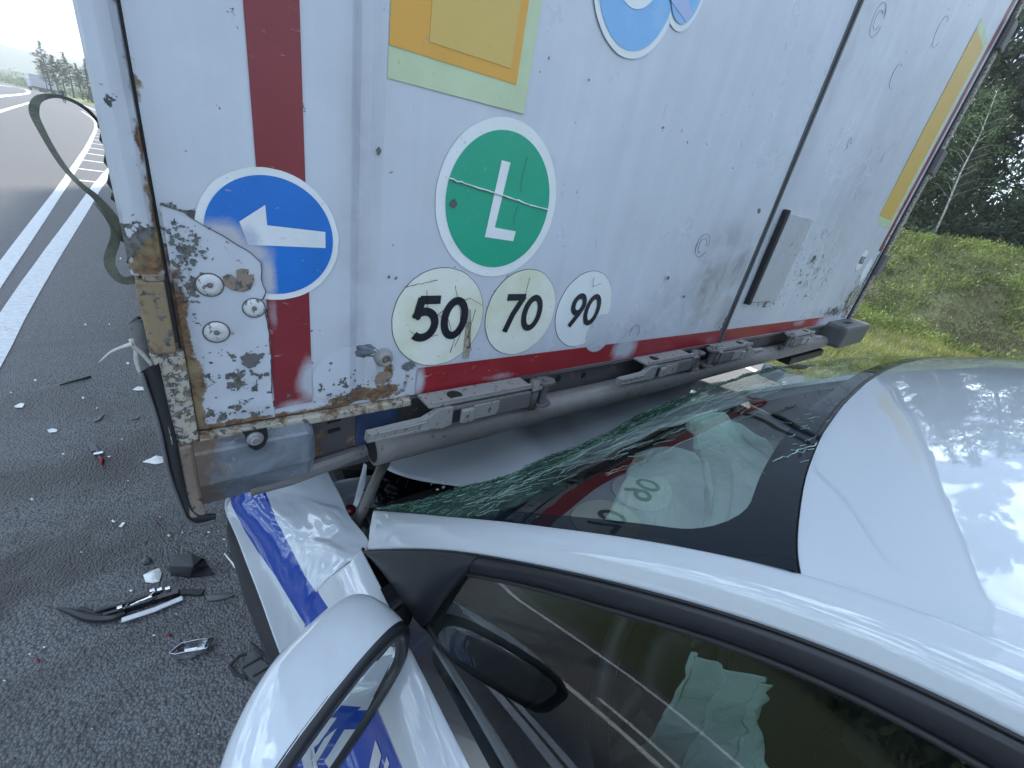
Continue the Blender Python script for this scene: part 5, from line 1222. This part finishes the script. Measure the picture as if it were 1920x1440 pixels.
# crumpled left wing: control points are (photo x, photo y, height)
def cp(*rows): return [[oz(a, c, z) for a, c, z in r] for r in rows]
FN = cp([(432, 925, .985), (452, 905, 1.0), (490, 890, 1.01), (540, 880, 1.01), (600, 860, 1.0)],
        [(427, 952, .935), (455, 945, .962), (495, 935, .975), (545, 926, .980), (640, 934, .985)],
        [(447, 1000, .885), (480, 990, .940), (530, 975, .968), (590, 955, .982), (655, 968, .988)],
        [(470, 1060, .845), (512, 1040, .918), (560, 1020, .955), (615, 1000, .978), (694, 1020, .995)],
        [(497, 1130, .810), (528, 1108, .885), (560, 1088, .925), (600, 1068, .955), (660, 1052, .978)],
        [(522, 1200, .775), (538, 1177, .830), (552, 1157, .872), (570, 1136, .905), (597, 1106, .932)],
        [(546, 1262, .735), (554, 1243, .770), (561, 1226, .80), (568, 1208, .835), (574, 1183, .872)])
fg = patch(FN, 200, 160)
# dents
for i in range(200):
    for j in range(160):
        p = fg[i, j]; u, v = i/199, j/159
        fg[i, j, 2] += .0032*nz2(u*5, v*4, 1.2)*min(1, (1-u)*4) - .006*math.exp(-(((u-.40)/.15)**2+((v-.58)/.24)**2)) + .0016*nz2(u*13, v*9, 1.1, 3)*min(1, (1-u)*4) + .005*math.exp(-((u-.50-.30*(v-.5))/.03)**2)*(v > .45)*max(0, min(1, (v-.45)*5))*max(0, min(1, (1-v)*6))
fw = mk('front_wing', fg.reshape(-1, 3), gridfaces(200, 160), P_two, CAR, smooth=True, attrs={'film': px_film(fg.reshape(-1, 3))}, label='crumpled left front wing with the blue stripe')
sm = fw.modifiers.new('thickness', 'SOLIDIFY'); sm.thickness = .0035; sm.offset = 1 if False else -1
# wheel arch lip and black cladding beside it
out = fg[:, 0]
b = MB(); b.tube([p+np.array([-.001, 0, -.003]) for p in out[::6]], .004, 8); b.build('arch_lip', P_white, CAR, smooth=True)
cl = []
for t in np.linspace(0, 1, 40):
    p = out[int(40+t*159)]; wv = .012+.030*math.sin(min(1, t*1.1)*math.pi)**.7
    cl.append([p+np.array([.004, 0, -.004]), p+np.array([-.004, .002, -.018]), p+np.array([-.004-wv*.35, .003, -.045]), p+np.array([-.002-wv*.35, .0, -.10]), p+np.array([.02, 0, -.16])])
gm('arch_cladding', np.array(cl), M_trim, solid=.003, label='black wheel arch cladding')
# front wheels, crushed front
for xx, lb in ((.09, 'left front wheel'), (1.55, 'right front wheel')):
    b = MB(); b.lathe((xx+.0, 1.16, .32), (1, 0, 0), [(.21, .0), (.30, .005), (.32, .03), (.32, .18), (.30, .21), (.2, .215)], 36); wo = b.build('wheel', M_black, CAR, smooth=True, label=lb)
    b = MB(); b.lathe((xx+.01, 1.16, .32), (1, 0, 0), [(.2, 0), (.19, .03), (.06, .02), (.05, .0)], 20); b.build('rim', M_grey, wo, smooth=True)
for xx, lb in ((.10, 'left rear wheel'), (1.55, 'right rear wheel')):
    b = MB(); b.lathe((xx-.03, -1.72, .32), (1, 0, 0), [(.21, .0), (.30, .005), (.32, .03), (.32, .18), (.30, .21), (.2, .215)], 36); wo = b.build('wheel', M_black, CAR, smooth=True, label=lb)
    b = MB(); b.lathe((xx-.035, -1.72, .32), (1, 0, 0), [(.2, 0), (.19, .03), (.06, .02), (.05, .0)], 20); b.build('rim', M_grey, wo, smooth=True)
b = MB(); b.box(.14, 1.72, 1.50, 1.66, .30, .78, bev=.06); b.build('front_bumper', P_white, CAR, smooth=False)
b = MB(); b.box(.28, 1.58, .70, 1.45, .40, .80, bev=.05); b.build('engine_bay', M_dark, CAR)
wing2 = mir(bodygrid(.54, 1.5, 50))
mk('front_wing', wing2.reshape(-1, 3), gridfaces(*wing2.shape[:2]), P_white, CAR, smooth=True, label='right front wing')
# lower door sill
for x_ in (.075, 1.70):
    b = MB(); b.box(x_, x_+.085, -1.4, .75, .26, .36, bev=.02); b.build('sill', M_trim, CAR)
# pushed-up bonnet seen between bumper tube and glass
hg = []
for i, v in enumerate(np.linspace(0, 1, 50)):
    row = []
    for u in np.linspace(0, 1, 90):
        x0 = .300 + .16*max(0, 1-v*3.2)**2; x = x0 + (1.60-x0)*u; y = .478 + .80*v; rr = max(0, 1-u*9)
        y = y + .006*rr*rr*(1-v)
        z = 1.052 - .12*v - .012*rr*rr - .012*max(0, 1-v*12)**2 + .012*nz2(x*2.5, y*3, 1.5) + .020*math.exp(-((x-.62-.4*(y-.6))/.05)**2) - .016*math.exp(-((x-.83-.5*(y-.6))/.05)**2) + .02*math.exp(-((x-1.1-.7*(y-.6))/.07)**2)
        row.append((x, y, z))
    hg.append(row)
gm('bonnet', np.array(hg)[::-1], P_white, solid=.003, label='buckled white bonnet squeezed under the bumper tube')
b = MB(); b.tube([oz(a, c, 1.035) + np.array([0, 0, .004*math.sin(k)]) for k, (a, c) in enumerate(((935, 820), (950, 823), (965, 826), (980, 829), (990, 836), (1005, 840), (1022, 842)))], [.0006, .0012, .0008, .0014, .0008, .0013, .0005], 5); b.build('bonnet_tear', M_dark, CAR)
rq = random.Random(6); b = MB()
for _ in range(9):
    a, c = rq.uniform(812, 838), rq.uniform(900, 916); p = [oz(a+rq.uniform(-7, 7), c+rq.uniform(-6, 6), 1.045+rq.uniform(-.004, .012)) for _ in range(3)]; b.add(p, [(0, 1, 2)])
b.build('crumpled_edge_scraps', M_white, CAR, kind='stuff')
# torn structure between wing and pillar
b = MB()
b.tube([oz(*p) for p in ((722, 865, 1.05), (705, 900, 1.03), (690, 935, 1.0), (676, 965, .97), (668, 990, .95))], [.012, .010, .011, .012, .010], 10)
b.build('bonnet_hinge', M_tube, CAR, smooth=True, label='bent bonnet hinge arm')
b = MB()
b.prism([oz(*p) for p in ((682, 868, 1.03), (688, 872, 1.03), (686, 905, 1.01), (680, 925, 1.0), (670, 950, .99), (663, 945, .99), (676, 905, 1.0))], (0, .3, -1), .003); b.build('torn_flange', P_white, CAR)
gm('inner_wing', patch(cp([(556, 940, .975), (590, 915, .985), (640, 900, .985), (700, 890, .97)], [(575, 955, .93), (610, 945, .93), (655, 930, .93), (705, 915, .93)], [(640, 985, .93), (660, 975, .93), (690, 960, .93), (710, 950, .93)], [(690, 1010, .95), (692, 1000, .94), (700, 985, .93), (712, 970, .93)]), 30, 30), P_white, solid=.002)
gm('scuttle', patch(cp([(640, 880, 1.0), (700, 880, .97), (760, 880, .93), (900, 900, .85)], [(660, 930, .90), (710, 930, .90), (780, 930, .88), (900, 930, .80)], [(690, 1000, .93), (705, 990, .90), (760, 975, .88), (900, 980, .8)]), 20, 20), M_dark, label='torn black scuttle panel')
b = MB(); b.lathe(tuple(oz(655, 957, .968)), (.1, -.5, .8), [(.010, -.004), (.011, .003), (.007, .006), (.004, .007)], 12); b.build('red_cap', M_redb, CAR, smooth=True)
b = MB(); b.lathe(tuple(oz(678, 985, .95)), (.4, -.6, .6), [(.016, -.03), (.017, .0), (.0145, .001), (.013, -.02)], 20); b.build('rubber_grommet', M_black, CAR, smooth=True)
b = MB(); rr = random.Random(4)
for _ in range(34):
    a, c = rr.gauss(715, 18), rr.gauss(925, 22); b.tube([oz(a, c, .98), oz(a+rr.uniform(-14, 14), c+rr.uniform(-16, 12), .97+rr.uniform(-.01, .02))], rr.uniform(.0008, .003), 5)
b.build('torn_scraps', M_black, CAR, kind='stuff')
# white underframe scraps beyond the far corner
b = MB(); b.box(1.62, 1.86, .42, .50, 1.105, 1.150, bev=.008, rot=Matrix.Rotation(.2, 3, 'Y')); b.build('torn_wing_edge', P_white, CAR)

# door mirror
M0 = thing('mirror', (0, 0, 0), None, None); M0.parent = CAR; M0.location = (.12-CXc, .30+1.0, 1.03); M0['label'] = 'left door mirror with white shell'
# rim frame: s along the width (inner to outer), h up
iA, oA = np.array([.182, .304, 0]), np.array([-.034, .186, 0]); wdir = (oA-iA)/np.linalg.norm(oA-iA); wlen = np.linalg.norm(oA-iA); fdir = np.array([-wdir[1], wdir[0], 0]); fdir = fdir if fdir[1] > 0 else -fdir
sdir = np.array([-.22, .975, 0])
ZTm, ZBm = 1.106, .960
def rim(k, dep, n=72, kin=None, kz=None, shell=False):
    out_ = []; kin = k if kin is None else kin; kz = k if kz is None else kz
    for t in np.linspace(0, 2*math.pi, n, endpoint=False):
        c, s_ = math.cos(t), math.sin(t); e = .50
        x = math.copysign(abs(c)**e, c); z = math.copysign(abs(s_)**e, s_)
        sx = wlen*(.5 + .5*(k if x > 0 else kin)*x); zz_ = (ZTm+ZBm)/2 + .5*(ZTm-ZBm)*kz*z
        zz_ += .030*max(0, -z)*max(0, -x)**2*kz - .012*max(0, z)*max(0, x)**2        # sweeps up to the arm, drops at the outer corner
        bow = -.010*(1-x*x)*(1 if not shell else 1)
        p = iA + wdir*sx + fdir*(dep if not shell else 0) + (sdir*dep if shell else 0) - fdir*bow*.6; out_.append(np.array([p[0], p[1], zz_]))
    return out_
rows = []
for a in np.linspace(0, 1, 22):
    d_ = math.sin(a*math.pi/2); dep = .004 + .096*d_; q_ = math.cos(a*math.pi/2)
    rows.append(rim(max(.02, q_**.75), dep, kin=max(.02, q_**.28), kz=max(.02, q_**.32), shell=True))
G = np.array(rows); n = 72; V = G.reshape(-1, 3); F = []
for i in range(21):
    for j in range(n): F.append((i*n+j, i*n+(j+1) % n, (i+1)*n+(j+1) % n, (i+1)*n+j))
F.append(tuple(21*n+j for j in range(n)))
V = np.array(V); F = [f for f in F]
for j in range(n): F.append((21*n+j, 21*n+(j+1) % n, 20*n+j)) if False else None
mk('shell', V, F, P_white, M0, smooth=True, label='white mirror shell')
R1, R2, R3, R4 = rim(1.0, .006), rim(.985, -.005), rim(.885, -.005, kin=.87, kz=.80), rim(.88, .006, kin=.865, kz=.79)
V = R1+R2+R3+R4; F = []
for q in range(3):
    for j in range(n): F.append((q*n+j, (q+1)*n+j, (q+1)*n+(j+1) % n, q*n+(j+1) % n))
mk('surround', V, F, M_trim, M0, smooth=True, label='black surround of the mirror glass')
V = rim(.885, .001, kin=.87, kz=.80); mk('glass', V, [tuple(range(n))], M_mirror, M0, label='mirror glass')
b = MB(); b.tube([(.155, .330, 1.012), (.185, .345, 1.004), (.212, .358, 1.0)], [.022, .020, .022], 16); b.build('arm', M_gloss, M0, smooth=True)

# cabin
cabin = M_dark
b = MB(); b.box(.20, 1.66, -1.8, .55, .32, .36); b.build('cabin_floor', M_dash, CAR)
dgd = []
for x in np.linspace(.24, 1.62, 30): dgd.append([(x, .62, .97), (x, .50, 1.00), (x, .36, .99), (x, .24, .955+.02*math.sin(x*5)), (x, .20, .88), (x, .26, .70), (x, .35, .5)])
gm('dashboard', np.array(dgd), M_dash)
def torus(c, ax, R, r_, nm, mat):
    c = Vector(c); ax = Vector(ax).normalized(); u = ax.orthogonal().normalized(); w_ = ax.cross(u); b = MB()
    P = [c+(u*math.cos(t)+w_*math.sin(t))*R for t in np.linspace(0, 2*math.pi, 40)]; b.tube(P, r_, 10, caps=False); return b
b = torus((.58, .10, .90), (0, -.9, .45), .185, .015, '', None); b.lathe((.58, .11, .89), (0, -.9, .45), [(.07, -.01), (.075, .01), (.05, .03)], 16)
b.tube([(.40, .10, .90), (.58, .12, .885), (.76, .10, .90)], .014, 8); b.build('steering_wheel', M_dash, CAR, smooth=True)
def seat(x, y, nm='seat'):
    b = MB(); b.box(x-.25, x+.25, y-.25, y+.27, .42, .60, bev=.06); b.box(x-.24, x+.24, y-.42, y-.28, .55, 1.12, bev=.06, rot=Matrix.Rotation(-.2, 3, 'X')); b.box(x-.12, x+.12, y-.50, y-.41, 1.12, 1.30, bev=.04)
    b.build(nm, M_seat, CAR, smooth=False)
seat(.56, -.42); seat(1.30, -.42)
b = MB(); b.box(.26, 1.60, -1.5, -1.05, .42, .62, bev=.06); b.box(.26, 1.60, -1.66, -1.5, .6, 1.15, bev=.06); b.build('rear_bench', M_seat, CAR)
hl = [[(x + (0), y, z) for x in np.linspace(.32, 1.54, 14)] for y, z in ((-.02, 1.375), (-.3, 1.425), (-.8, 1.425), (-1.3, 1.36), (-1.8, 1.14))]; gm('headlining', np.array(hl), simple('headlining', (.12, .12, .12), .9), CAR and False)
b = MB(); b.box(.80, 1.06, .02, .045, 1.29, 1.355, bev=.01); b.build('rear_view_mirror', M_black, CAR)
b = MB()
for x in (.28, 1.58): b.box(x-.02, x+.02, -.68, -.56, .4, 1.40, bev=.01)
b.build('inner_pillars', M_dash, CAR)
def drape(rows_, nm, lab, amp=.018, fold=9, sd=0):
    G = patch(rows_, 60, 60)
    for i in range(60):
        for j in range(60):
            u, v = i/59, j/59; ph = v*fold+1.2*u+1.6*nz2(u*1.3+sd, v*2, 1.0); tri_ = abs((ph/math.pi) % 2-1)-.5
            G[i, j] += np.array([.35, -.6, .6])*(amp*1.6*tri_*(.35+.8*u)*(1 if 0 < v < 1 else .4) + amp*.35*nz2(u*7+sd, v*5, 1.1))
    return gm(nm, G, M_bag, solid=.001, label=lab)
drape([[oz(a, c, z) for a, c, z in r] for r in (((1280, 792, 1.235), (1325, 776, 1.245), (1380, 785, 1.25), (1445, 842, 1.265)), ((1302, 850, 1.17), (1350, 842, 1.20), (1405, 858, 1.21), (1456, 900, 1.22)), ((1322, 925, 1.12), (1362, 920, 1.13), (1400, 935, 1.15), (1432, 955, 1.165)), ((1330, 1012, 1.06), (1362, 1022, 1.07), (1390, 1022, 1.08), (1412, 1010, 1.10)))], 'airbag', 'deflated passenger airbag behind the windscreen', .036, 14, 2)
drape([[oz(a, c, z) for a, c, z in r] for r in (((1190, 850, 1.06), (1245, 838, 1.08), (1320, 850, 1.09)), ((1160, 920, 1.02), (1230, 915, 1.03), (1345, 925, 1.04)), ((1120, 1000, .98), (1220, 1010, .99), (1360, 1015, 1.0)))], 'airbag_flap', 'shaded lower part of the deflated passenger airbag', .018, 10, 8)
drape([[ox(a, c, x) for a, c, x in r] for r in (((1288, 1222, .44), (1340, 1240, .45), (1395, 1262, .46), (1452, 1284, .47)), ((1272, 1290, .44), (1325, 1305, .46), (1385, 1320, .47), (1430, 1335, .48)), ((1228, 1370, .46), (1300, 1385, .48), (1370, 1400, .49), (1432, 1410, .5)), ((1130, 1440, .48), (1250, 1490, .5), (1350, 1500, .5), (1450, 1510, .5)))], 'airbag', 'deflated driver airbag behind the side window', .030, 17, 5)

# ------------------------------------------------------------------ debris on the asphalt
def g0(px, py, z=.0): return oz(px, py, z)
def flat_piece(name, px, th, mat, label, group=None, lift=.004, tilt=None, cat='debris', arch=0.0, seed=0):
    P = [g0(a, c, .006+lift) for a, c in px]; c0 = sum(P)/len(P); n = len(P)
    # several rings give it a bent, broken sheet shape
    rings = [1.0, .66, .3]; V = []; F = []
    for side in (0, 1):
        for k in rings:
            for i, p in enumerate(P):
                q = c0 + (p-c0)*k; q = q + np.array([0, 0, arch*(1-k*k) + .004*nz2(q[0]*40+seed, q[1]*40, 1)*(1) - side*th]); 
                if tilt: q[2] += (q[0]-c0[0])*tilt[0] + (q[1]-c0[1])*tilt[1]
                V.append(q)
        V.append(c0+np.array([0, 0, arch-side*th]))
    m = 3*n+1
    for side in (0, 1):
        o = side*m
        for k in range(2):
            for i in range(n):
                f = (o+k*n+i, o+k*n+(i+1) % n, o+(k+1)*n+(i+1) % n, o+(k+1)*n+i); F.append(f if side == 0 else f[::-1])
        for i in range(n):
            f = (o+2*n+i, o+2*n+(i+1) % n, o+3*n); F.append(f if side == 0 else f[::-1])
    for i in range(n): F.append((i, m+i, m+(i+1) % n, (i+1) % n))
    zmin = min(v[2] for v in V); V = [np.array([v[0], v[1], v[2]-zmin+.001]) for v in V]
    return mk(name, V, F, mat, None, label=label, cat=cat, group=group, loc=(c0[0], c0[1], 0))
flat_piece('plastic_shard', [(268, 1076), (283, 1068), (298, 1063), (303, 1074), (298, 1088), (286, 1091), (272, 1089), (270, 1083)], .003, M_white, 'crumpled white shard left of the black wedge', arch=.012, seed=1)
flat_piece('plastic_shard', [(267, 864), (283, 857), (292, 853), (306, 855), (306, 865), (292, 868)], .003, M_white, 'pointed white shard beside the black curtain hem', arch=.006, seed=2)
flat_piece('trim_fragment', [(385, 1116), (398, 1111), (415, 1111), (441, 1113), (430, 1119), (408, 1124), (390, 1125)], .004, M_grey, 'grey teardrop trim fragment with a long point', arch=.006, seed=3)
flat_piece('plastic_flake', [(173, 783), (180, 776), (193, 771), (194, 776), (186, 786), (176, 790)], .003, M_grey, 'dark grey leaf shaped flake upper left of the double strip', seed=4)
flat_piece('plastic_flake', [(244, 781), (252, 777), (261, 779), (258, 784), (246, 785)], .004, M_grey, 'small dark flake close to the curtain hem', seed=5)
flat_piece('plastic_flake', [(88, 805), (98, 802), (107, 804), (106, 808), (92, 809)], .003, M_white, 'thin pale sliver at the left among the scuffed asphalt', seed=6)
flat_piece('plastic_flake', [(26, 760), (38, 754), (46, 756), (42, 762), (30, 763)], .004, M_white, 'pale flake farthest left near the frame edge', seed=7)
flat_piece('plastic_flake', [(248, 729), (258, 724), (270, 724), (270, 730), (256, 731)], .003, M_white, 'thin white sliver right beside the curtain hem, high up', seed=8)
flat_piece('plastic_flake', [(222, 985), (230, 977), (234, 979), (228, 986)], .003, M_white, 'small squarish pale chip in the middle of the asphalt', seed=9)
flat_piece('stone', [(264, 1053), (270, 1046), (278, 1044), (284, 1048), (280, 1054), (270, 1058)], .010, M_grey, 'small dark stone above the white shard', arch=.008, seed=10, cat='stone')
# black wedge
A = [g0(a, c, z) for a, c, z in ((320, 1078, .004), (316, 1062, .03), (326, 1042, .045), (358, 1036, .048), (378, 1046, .045), (362, 1062, .048), (356, 1080, .012), (402, 1078, .002), (392, 1062, .006), (384, 1048, .01))]
c0 = A[0]; b = MB(); b.add(A, [(0, 6, 5, 1), (1, 5, 4, 3, 2), (5, 6, 7, 8), (5, 8, 9, 4)]); low = [np.array([p[0], p[1], .001]) for p in A]
o0 = len(b.v); b.add(low, [(0, 1, 2, 3, 4, 9, 8, 7, 6)]); b.f += [(0, 1, o0+1, o0), (1, 2, o0+2, o0+1), (2, 3, o0+3, o0+2), (3, 4, 9, o0+9, o0+3), (0, o0, o0+6, 6), (6, o0+6, o0+7, 7), (7, o0+7, o0+8, 8)]; b.m += [0]*7
mk('plastic_housing', b.v, b.f, M_trim, None, label='broken black plastic wedge lying near the wheel arch', cat='debris', loc=(c0[0], c0[1], 0))
# long trim assembly
tt = thing('broken_trim', tuple(g0(230, 1150)), 'long broken black trim with a silver strip lying on the asphalt', 'debris')
b = MB(); b.tube(cr([g0(a, c, .012) for a, c in ((106, 1140), (135, 1147), (165, 1158), (205, 1160), (235, 1150))], 14), [.004+.011*math.sin(min(1, k/13)*2.6) for k in range(14)], 7)
b.tube([g0(a, c, .015) for a, c in ((150, 1140), (175, 1148), (200, 1145))], .006, 6); b.build('end_piece', M_trim, tt)
def bar(px, z0_, hgt, wd_, nm, mat, par=tt):
    P = [g0(a, c, z0_) for a, c in px]; b = MB(); b.ribbon(P, (.3, -.95, 0), wd_, hgt); return b.build(nm, mat, par)
bar([(195, 1152), (260, 1132), (335, 1110)], .014, .022, .026, 'channel', M_gloss); bar([(228, 1163), (290, 1143), (342, 1121)], .016, .004, .018, 'silver_strip', simple('brushed_silver', (.60, .62, .68), .35))
bar([(180, 1146), (245, 1128), (300, 1108)], .030, .006, .008, 'rib', M_trim); bar([(330, 1112), (355, 1110), (380, 1112)], .008, .008, .022, 'broken_tab', M_black)
b = MB()
for a, c, a2, c2 in ((232, 1142, 240, 1132), (245, 1135, 262, 1128), (270, 1128, 292, 1108), (255, 1130, 285, 1118)): b.tube([g0(a, c, .034), g0(a2, c2, .040)], .003, 6)
for a, c in ((286, 1108), (300, 1106), (225, 1140), (315, 1104)): p = g0(a, c, .03); b.box(p[0]-.008, p[0]+.008, p[1]-.006, p[1]+.006, .012, .036, bev=.002)
b.build('clips', M_chrome, tt)
# mirror-like shell (boat shaped)
c0 = g0(362, 1222); sh = []
top = [g0(a, c, .034) for a, c in ((318, 1224), (332, 1212), (340, 1206), (372, 1199), (403, 1195), (398, 1204), (388, 1214), (372, 1218), (345, 1222), (328, 1226))]
botp = [g0(a, c, .002) for a, c in ((330, 1236), (336, 1224), (346, 1218), (368, 1214), (384, 1210), (382, 1218), (376, 1228), (362, 1234), (348, 1238), (338, 1238))]
V = []
for t in (0, .25, .5, .75, 1):
    for p, q in zip(top, botp):
        k = math.sin(t*math.pi/2); V.append(np.array([p[0]*(1-k*t)+q[0]*k*t, p[1]*(1-k*t)+q[1]*k*t, p[2]*(1-t)+q[2]*t]))
F = [];  nn = len(top)
for i in range(4):
    for j in range(nn): F.append((i*nn+j, (i+1)*nn+j, (i+1)*nn+(j+1) % nn, i*nn+(j+1) % nn))
F.append(tuple(4*nn+j for j in range(nn)))
o = mk('lamp_shell', V, F, M_chrome, None, smooth=False, label='boat shaped chromed shell fragment standing open on the asphalt', cat='debris', loc=(c0[0], c0[1], 0)); so = o.modifiers.new('thickness', 'SOLIDIFY'); so.thickness = .002
# dark ribbed block by the arch
bb = thing('plastic_duct', tuple(g0(480, 1255)), 'dark ribbed plastic piece lying beside the wheel arch', 'debris')
b = MB(); P = [g0(a, c, .03) for a, c in ((468, 1222), (498, 1243), (527, 1272), (545, 1296), (510, 1302), (470, 1272), (452, 1250))]; b.prism(P[::-1], (0, 0, -1), .028); b.build('shell', M_grey, bb)
b = MB(); 
for q in (((455, 1252), (490, 1232)), ((474, 1268), (505, 1250)), ((500, 1290), (525, 1268))): b.tube([g0(q[0][0], q[0][1], .032), g0(q[1][0], q[1][1], .032)], .004, 6)
b.tube([g0(430, 1248, .012), g0(448, 1230, .02), g0(462, 1225, .02)], .006, 7); b.tube([g0(430, 1248, .012), g0(440, 1262, .012), g0(462, 1272, .01)], .005, 7); b.tube([g0(470, 1205, .02), g0(500, 1230, .02), g0(540, 1280, .02)], .004, 6); b.build('ribs', M_black, bb)
# narrow strips
def stick(px, r0, mat, label, name='plastic_strip'):
    P = [g0(a, c, r0+.001) for a, c in px]; b = MB(); b.tube(P, [r0*(.6+.5*((k*7) % 3)/2) for k in range(len(P))], 6)
    return mk(name, b.v, b.f, mat, None, label=label, cat='debris', loc=tuple(P[0]))
stick([(112, 722), (140, 714), (170, 706)], .007, M_black, 'thin dark stick alone on the asphalt left of the tie rope')
stick([(421, 1038), (436, 1056), (452, 1080)], .004, M_white, 'pale split strip close to the wheel arch')
stick([(428, 1036), (442, 1052), (455, 1070)], .004, M_trim, 'dark strip beside the pale split strip at the wheel arch')
sc_ = thing('torn_clip', tuple(g0(182, 843)), 'double dark strip with a chromed clip and a red scrap', 'debris')
b = MB(); b.ribbon([g0(168, 828, .006), g0(176, 846, .006)], (1, .2, 0), .020, .006); b.ribbon([g0(175, 830, .008), g0(183, 848, .008)], (1, .2, 0), .010, .006); b.build('strips', M_grey, sc_)
b = MB(); p = g0(186, 850, .008); b.box(p[0]-.02, p[0]+.018, p[1]-.01, p[1]+.008, .001, .014, bev=.003); b.tube([g0(176, 853, .006), g0(182, 850, .008)], .005, 6); b.build('clip', M_chrome, sc_)
b = MB(); b.tube([g0(187, 856, .004), g0(192, 862, .004), g0(190, 872, .004), g0(195, 878, .002)], [.008, .008, .004, .002], 6); b.build('red_scrap', M_redb, sc_)
GS = 'tiny pale specks of broken plastic scattered on the asphalt'; GR = 'small red lens scraps on the asphalt'
dr = random.Random(21); specks = [(228, 822), (182, 764), (392, 997), (410, 995), (342, 997), (152, 1034), (60, 935), (205, 855), (316, 1003), (300, 968), (212, 976), (155, 745), (420, 1010), (425, 1022), (172, 1365), (468, 1342), (82, 1212), (55, 1225), (8, 1275), (288, 1190), (246, 1106), (226, 484), (205, 607), (160, 608), (240, 680), (118, 850), (66, 712), (330, 1150), (372, 1375), (240, 900), (20, 735)]
for k, (a, c) in enumerate(specks):
    s_ = dr.uniform(1.6, 4.2); n_ = dr.randint(4, 6); P = [(a+s_*math.cos(t)*dr.uniform(.6, 1.2), c+s_*.55*math.sin(t)*dr.uniform(.6, 1.2)) for t in [2*math.pi*i/n_ for i in range(n_)]]
    flat_piece('plastic_speck', P, .002, M_white, 'tiny pale speck of broken plastic on the asphalt', GS, seed=k, arch=.002, lift=.0)
for k, (a, c, s_) in enumerate(((70, 1237, 5), (314, 1190, 6), (294, 980, 3), (402, 1228, 3), (258, 808, 2.5))):
    P = [(a+s_*math.cos(t)*dr.uniform(.4, 1.3), c+s_*.6*math.sin(t)*dr.uniform(.4, 1.3)) for t in [2*math.pi*i/7 for i in range(7)]]
    flat_piece('lens_scrap', P, .003, M_redb, 'small red scrap of lamp lens on the asphalt', GR, seed=k+50, arch=.003, lift=.0)
# grit: loose bits of aggregate and crumbs
C = [g0(dr.uniform(-60, 560), 700+760*dr.random()**1.3, .0) for _ in range(2600)]
C += [g0(dr.gauss(390, 70), dr.gauss(1030, 60), .0) for _ in range(1600)]
b = MB()
for p in C:
    s_ = abs(dr.gauss(0, .0016))+.0012; q = [p+np.array([dr.uniform(-1, 1), dr.uniform(-1, 1), 0])*s_ for _ in range(3)] + [p+np.array([0, 0, s_*.9])]; q = [np.array([v[0], v[1], v[2]+.0005]) for v in q]
    b.add(q, [(0, 1, 3), (1, 2, 3), (2, 0, 3)], 0 if dr.random() < .9 else 1)
b.build('grit', [simple('grit_dark', (.06, .062, .068), .8), simple('grit_pale', (.24, .25, .26), .6)], kind='stuff')['label'] = 'loose grit and crumbs on the asphalt'

# ------------------------------------------------------------------ haze
b = MB(); b.box(-1700, 1700, -1700, 1700, -4, 88)
mh = bpy.data.materials.new('haze'); mh.use_nodes = True; mh.node_tree.nodes.clear()
oh = mh.node_tree.nodes.new('ShaderNodeOutputMaterial'); pv = mh.node_tree.nodes.new('ShaderNodeVolumePrincipled')
pv.inputs['Color'].default_value = (.86, .92, 1.0, 1); pv.inputs['Density'].default_value = .00085; pv.inputs['Anisotropy'].default_value = .3
mh.node_tree.links.new(pv.outputs[0], oh.inputs['Volume'])
o = b.build('haze', mh, kind='stuff'); o['label'] = 'thin summer haze in the air'
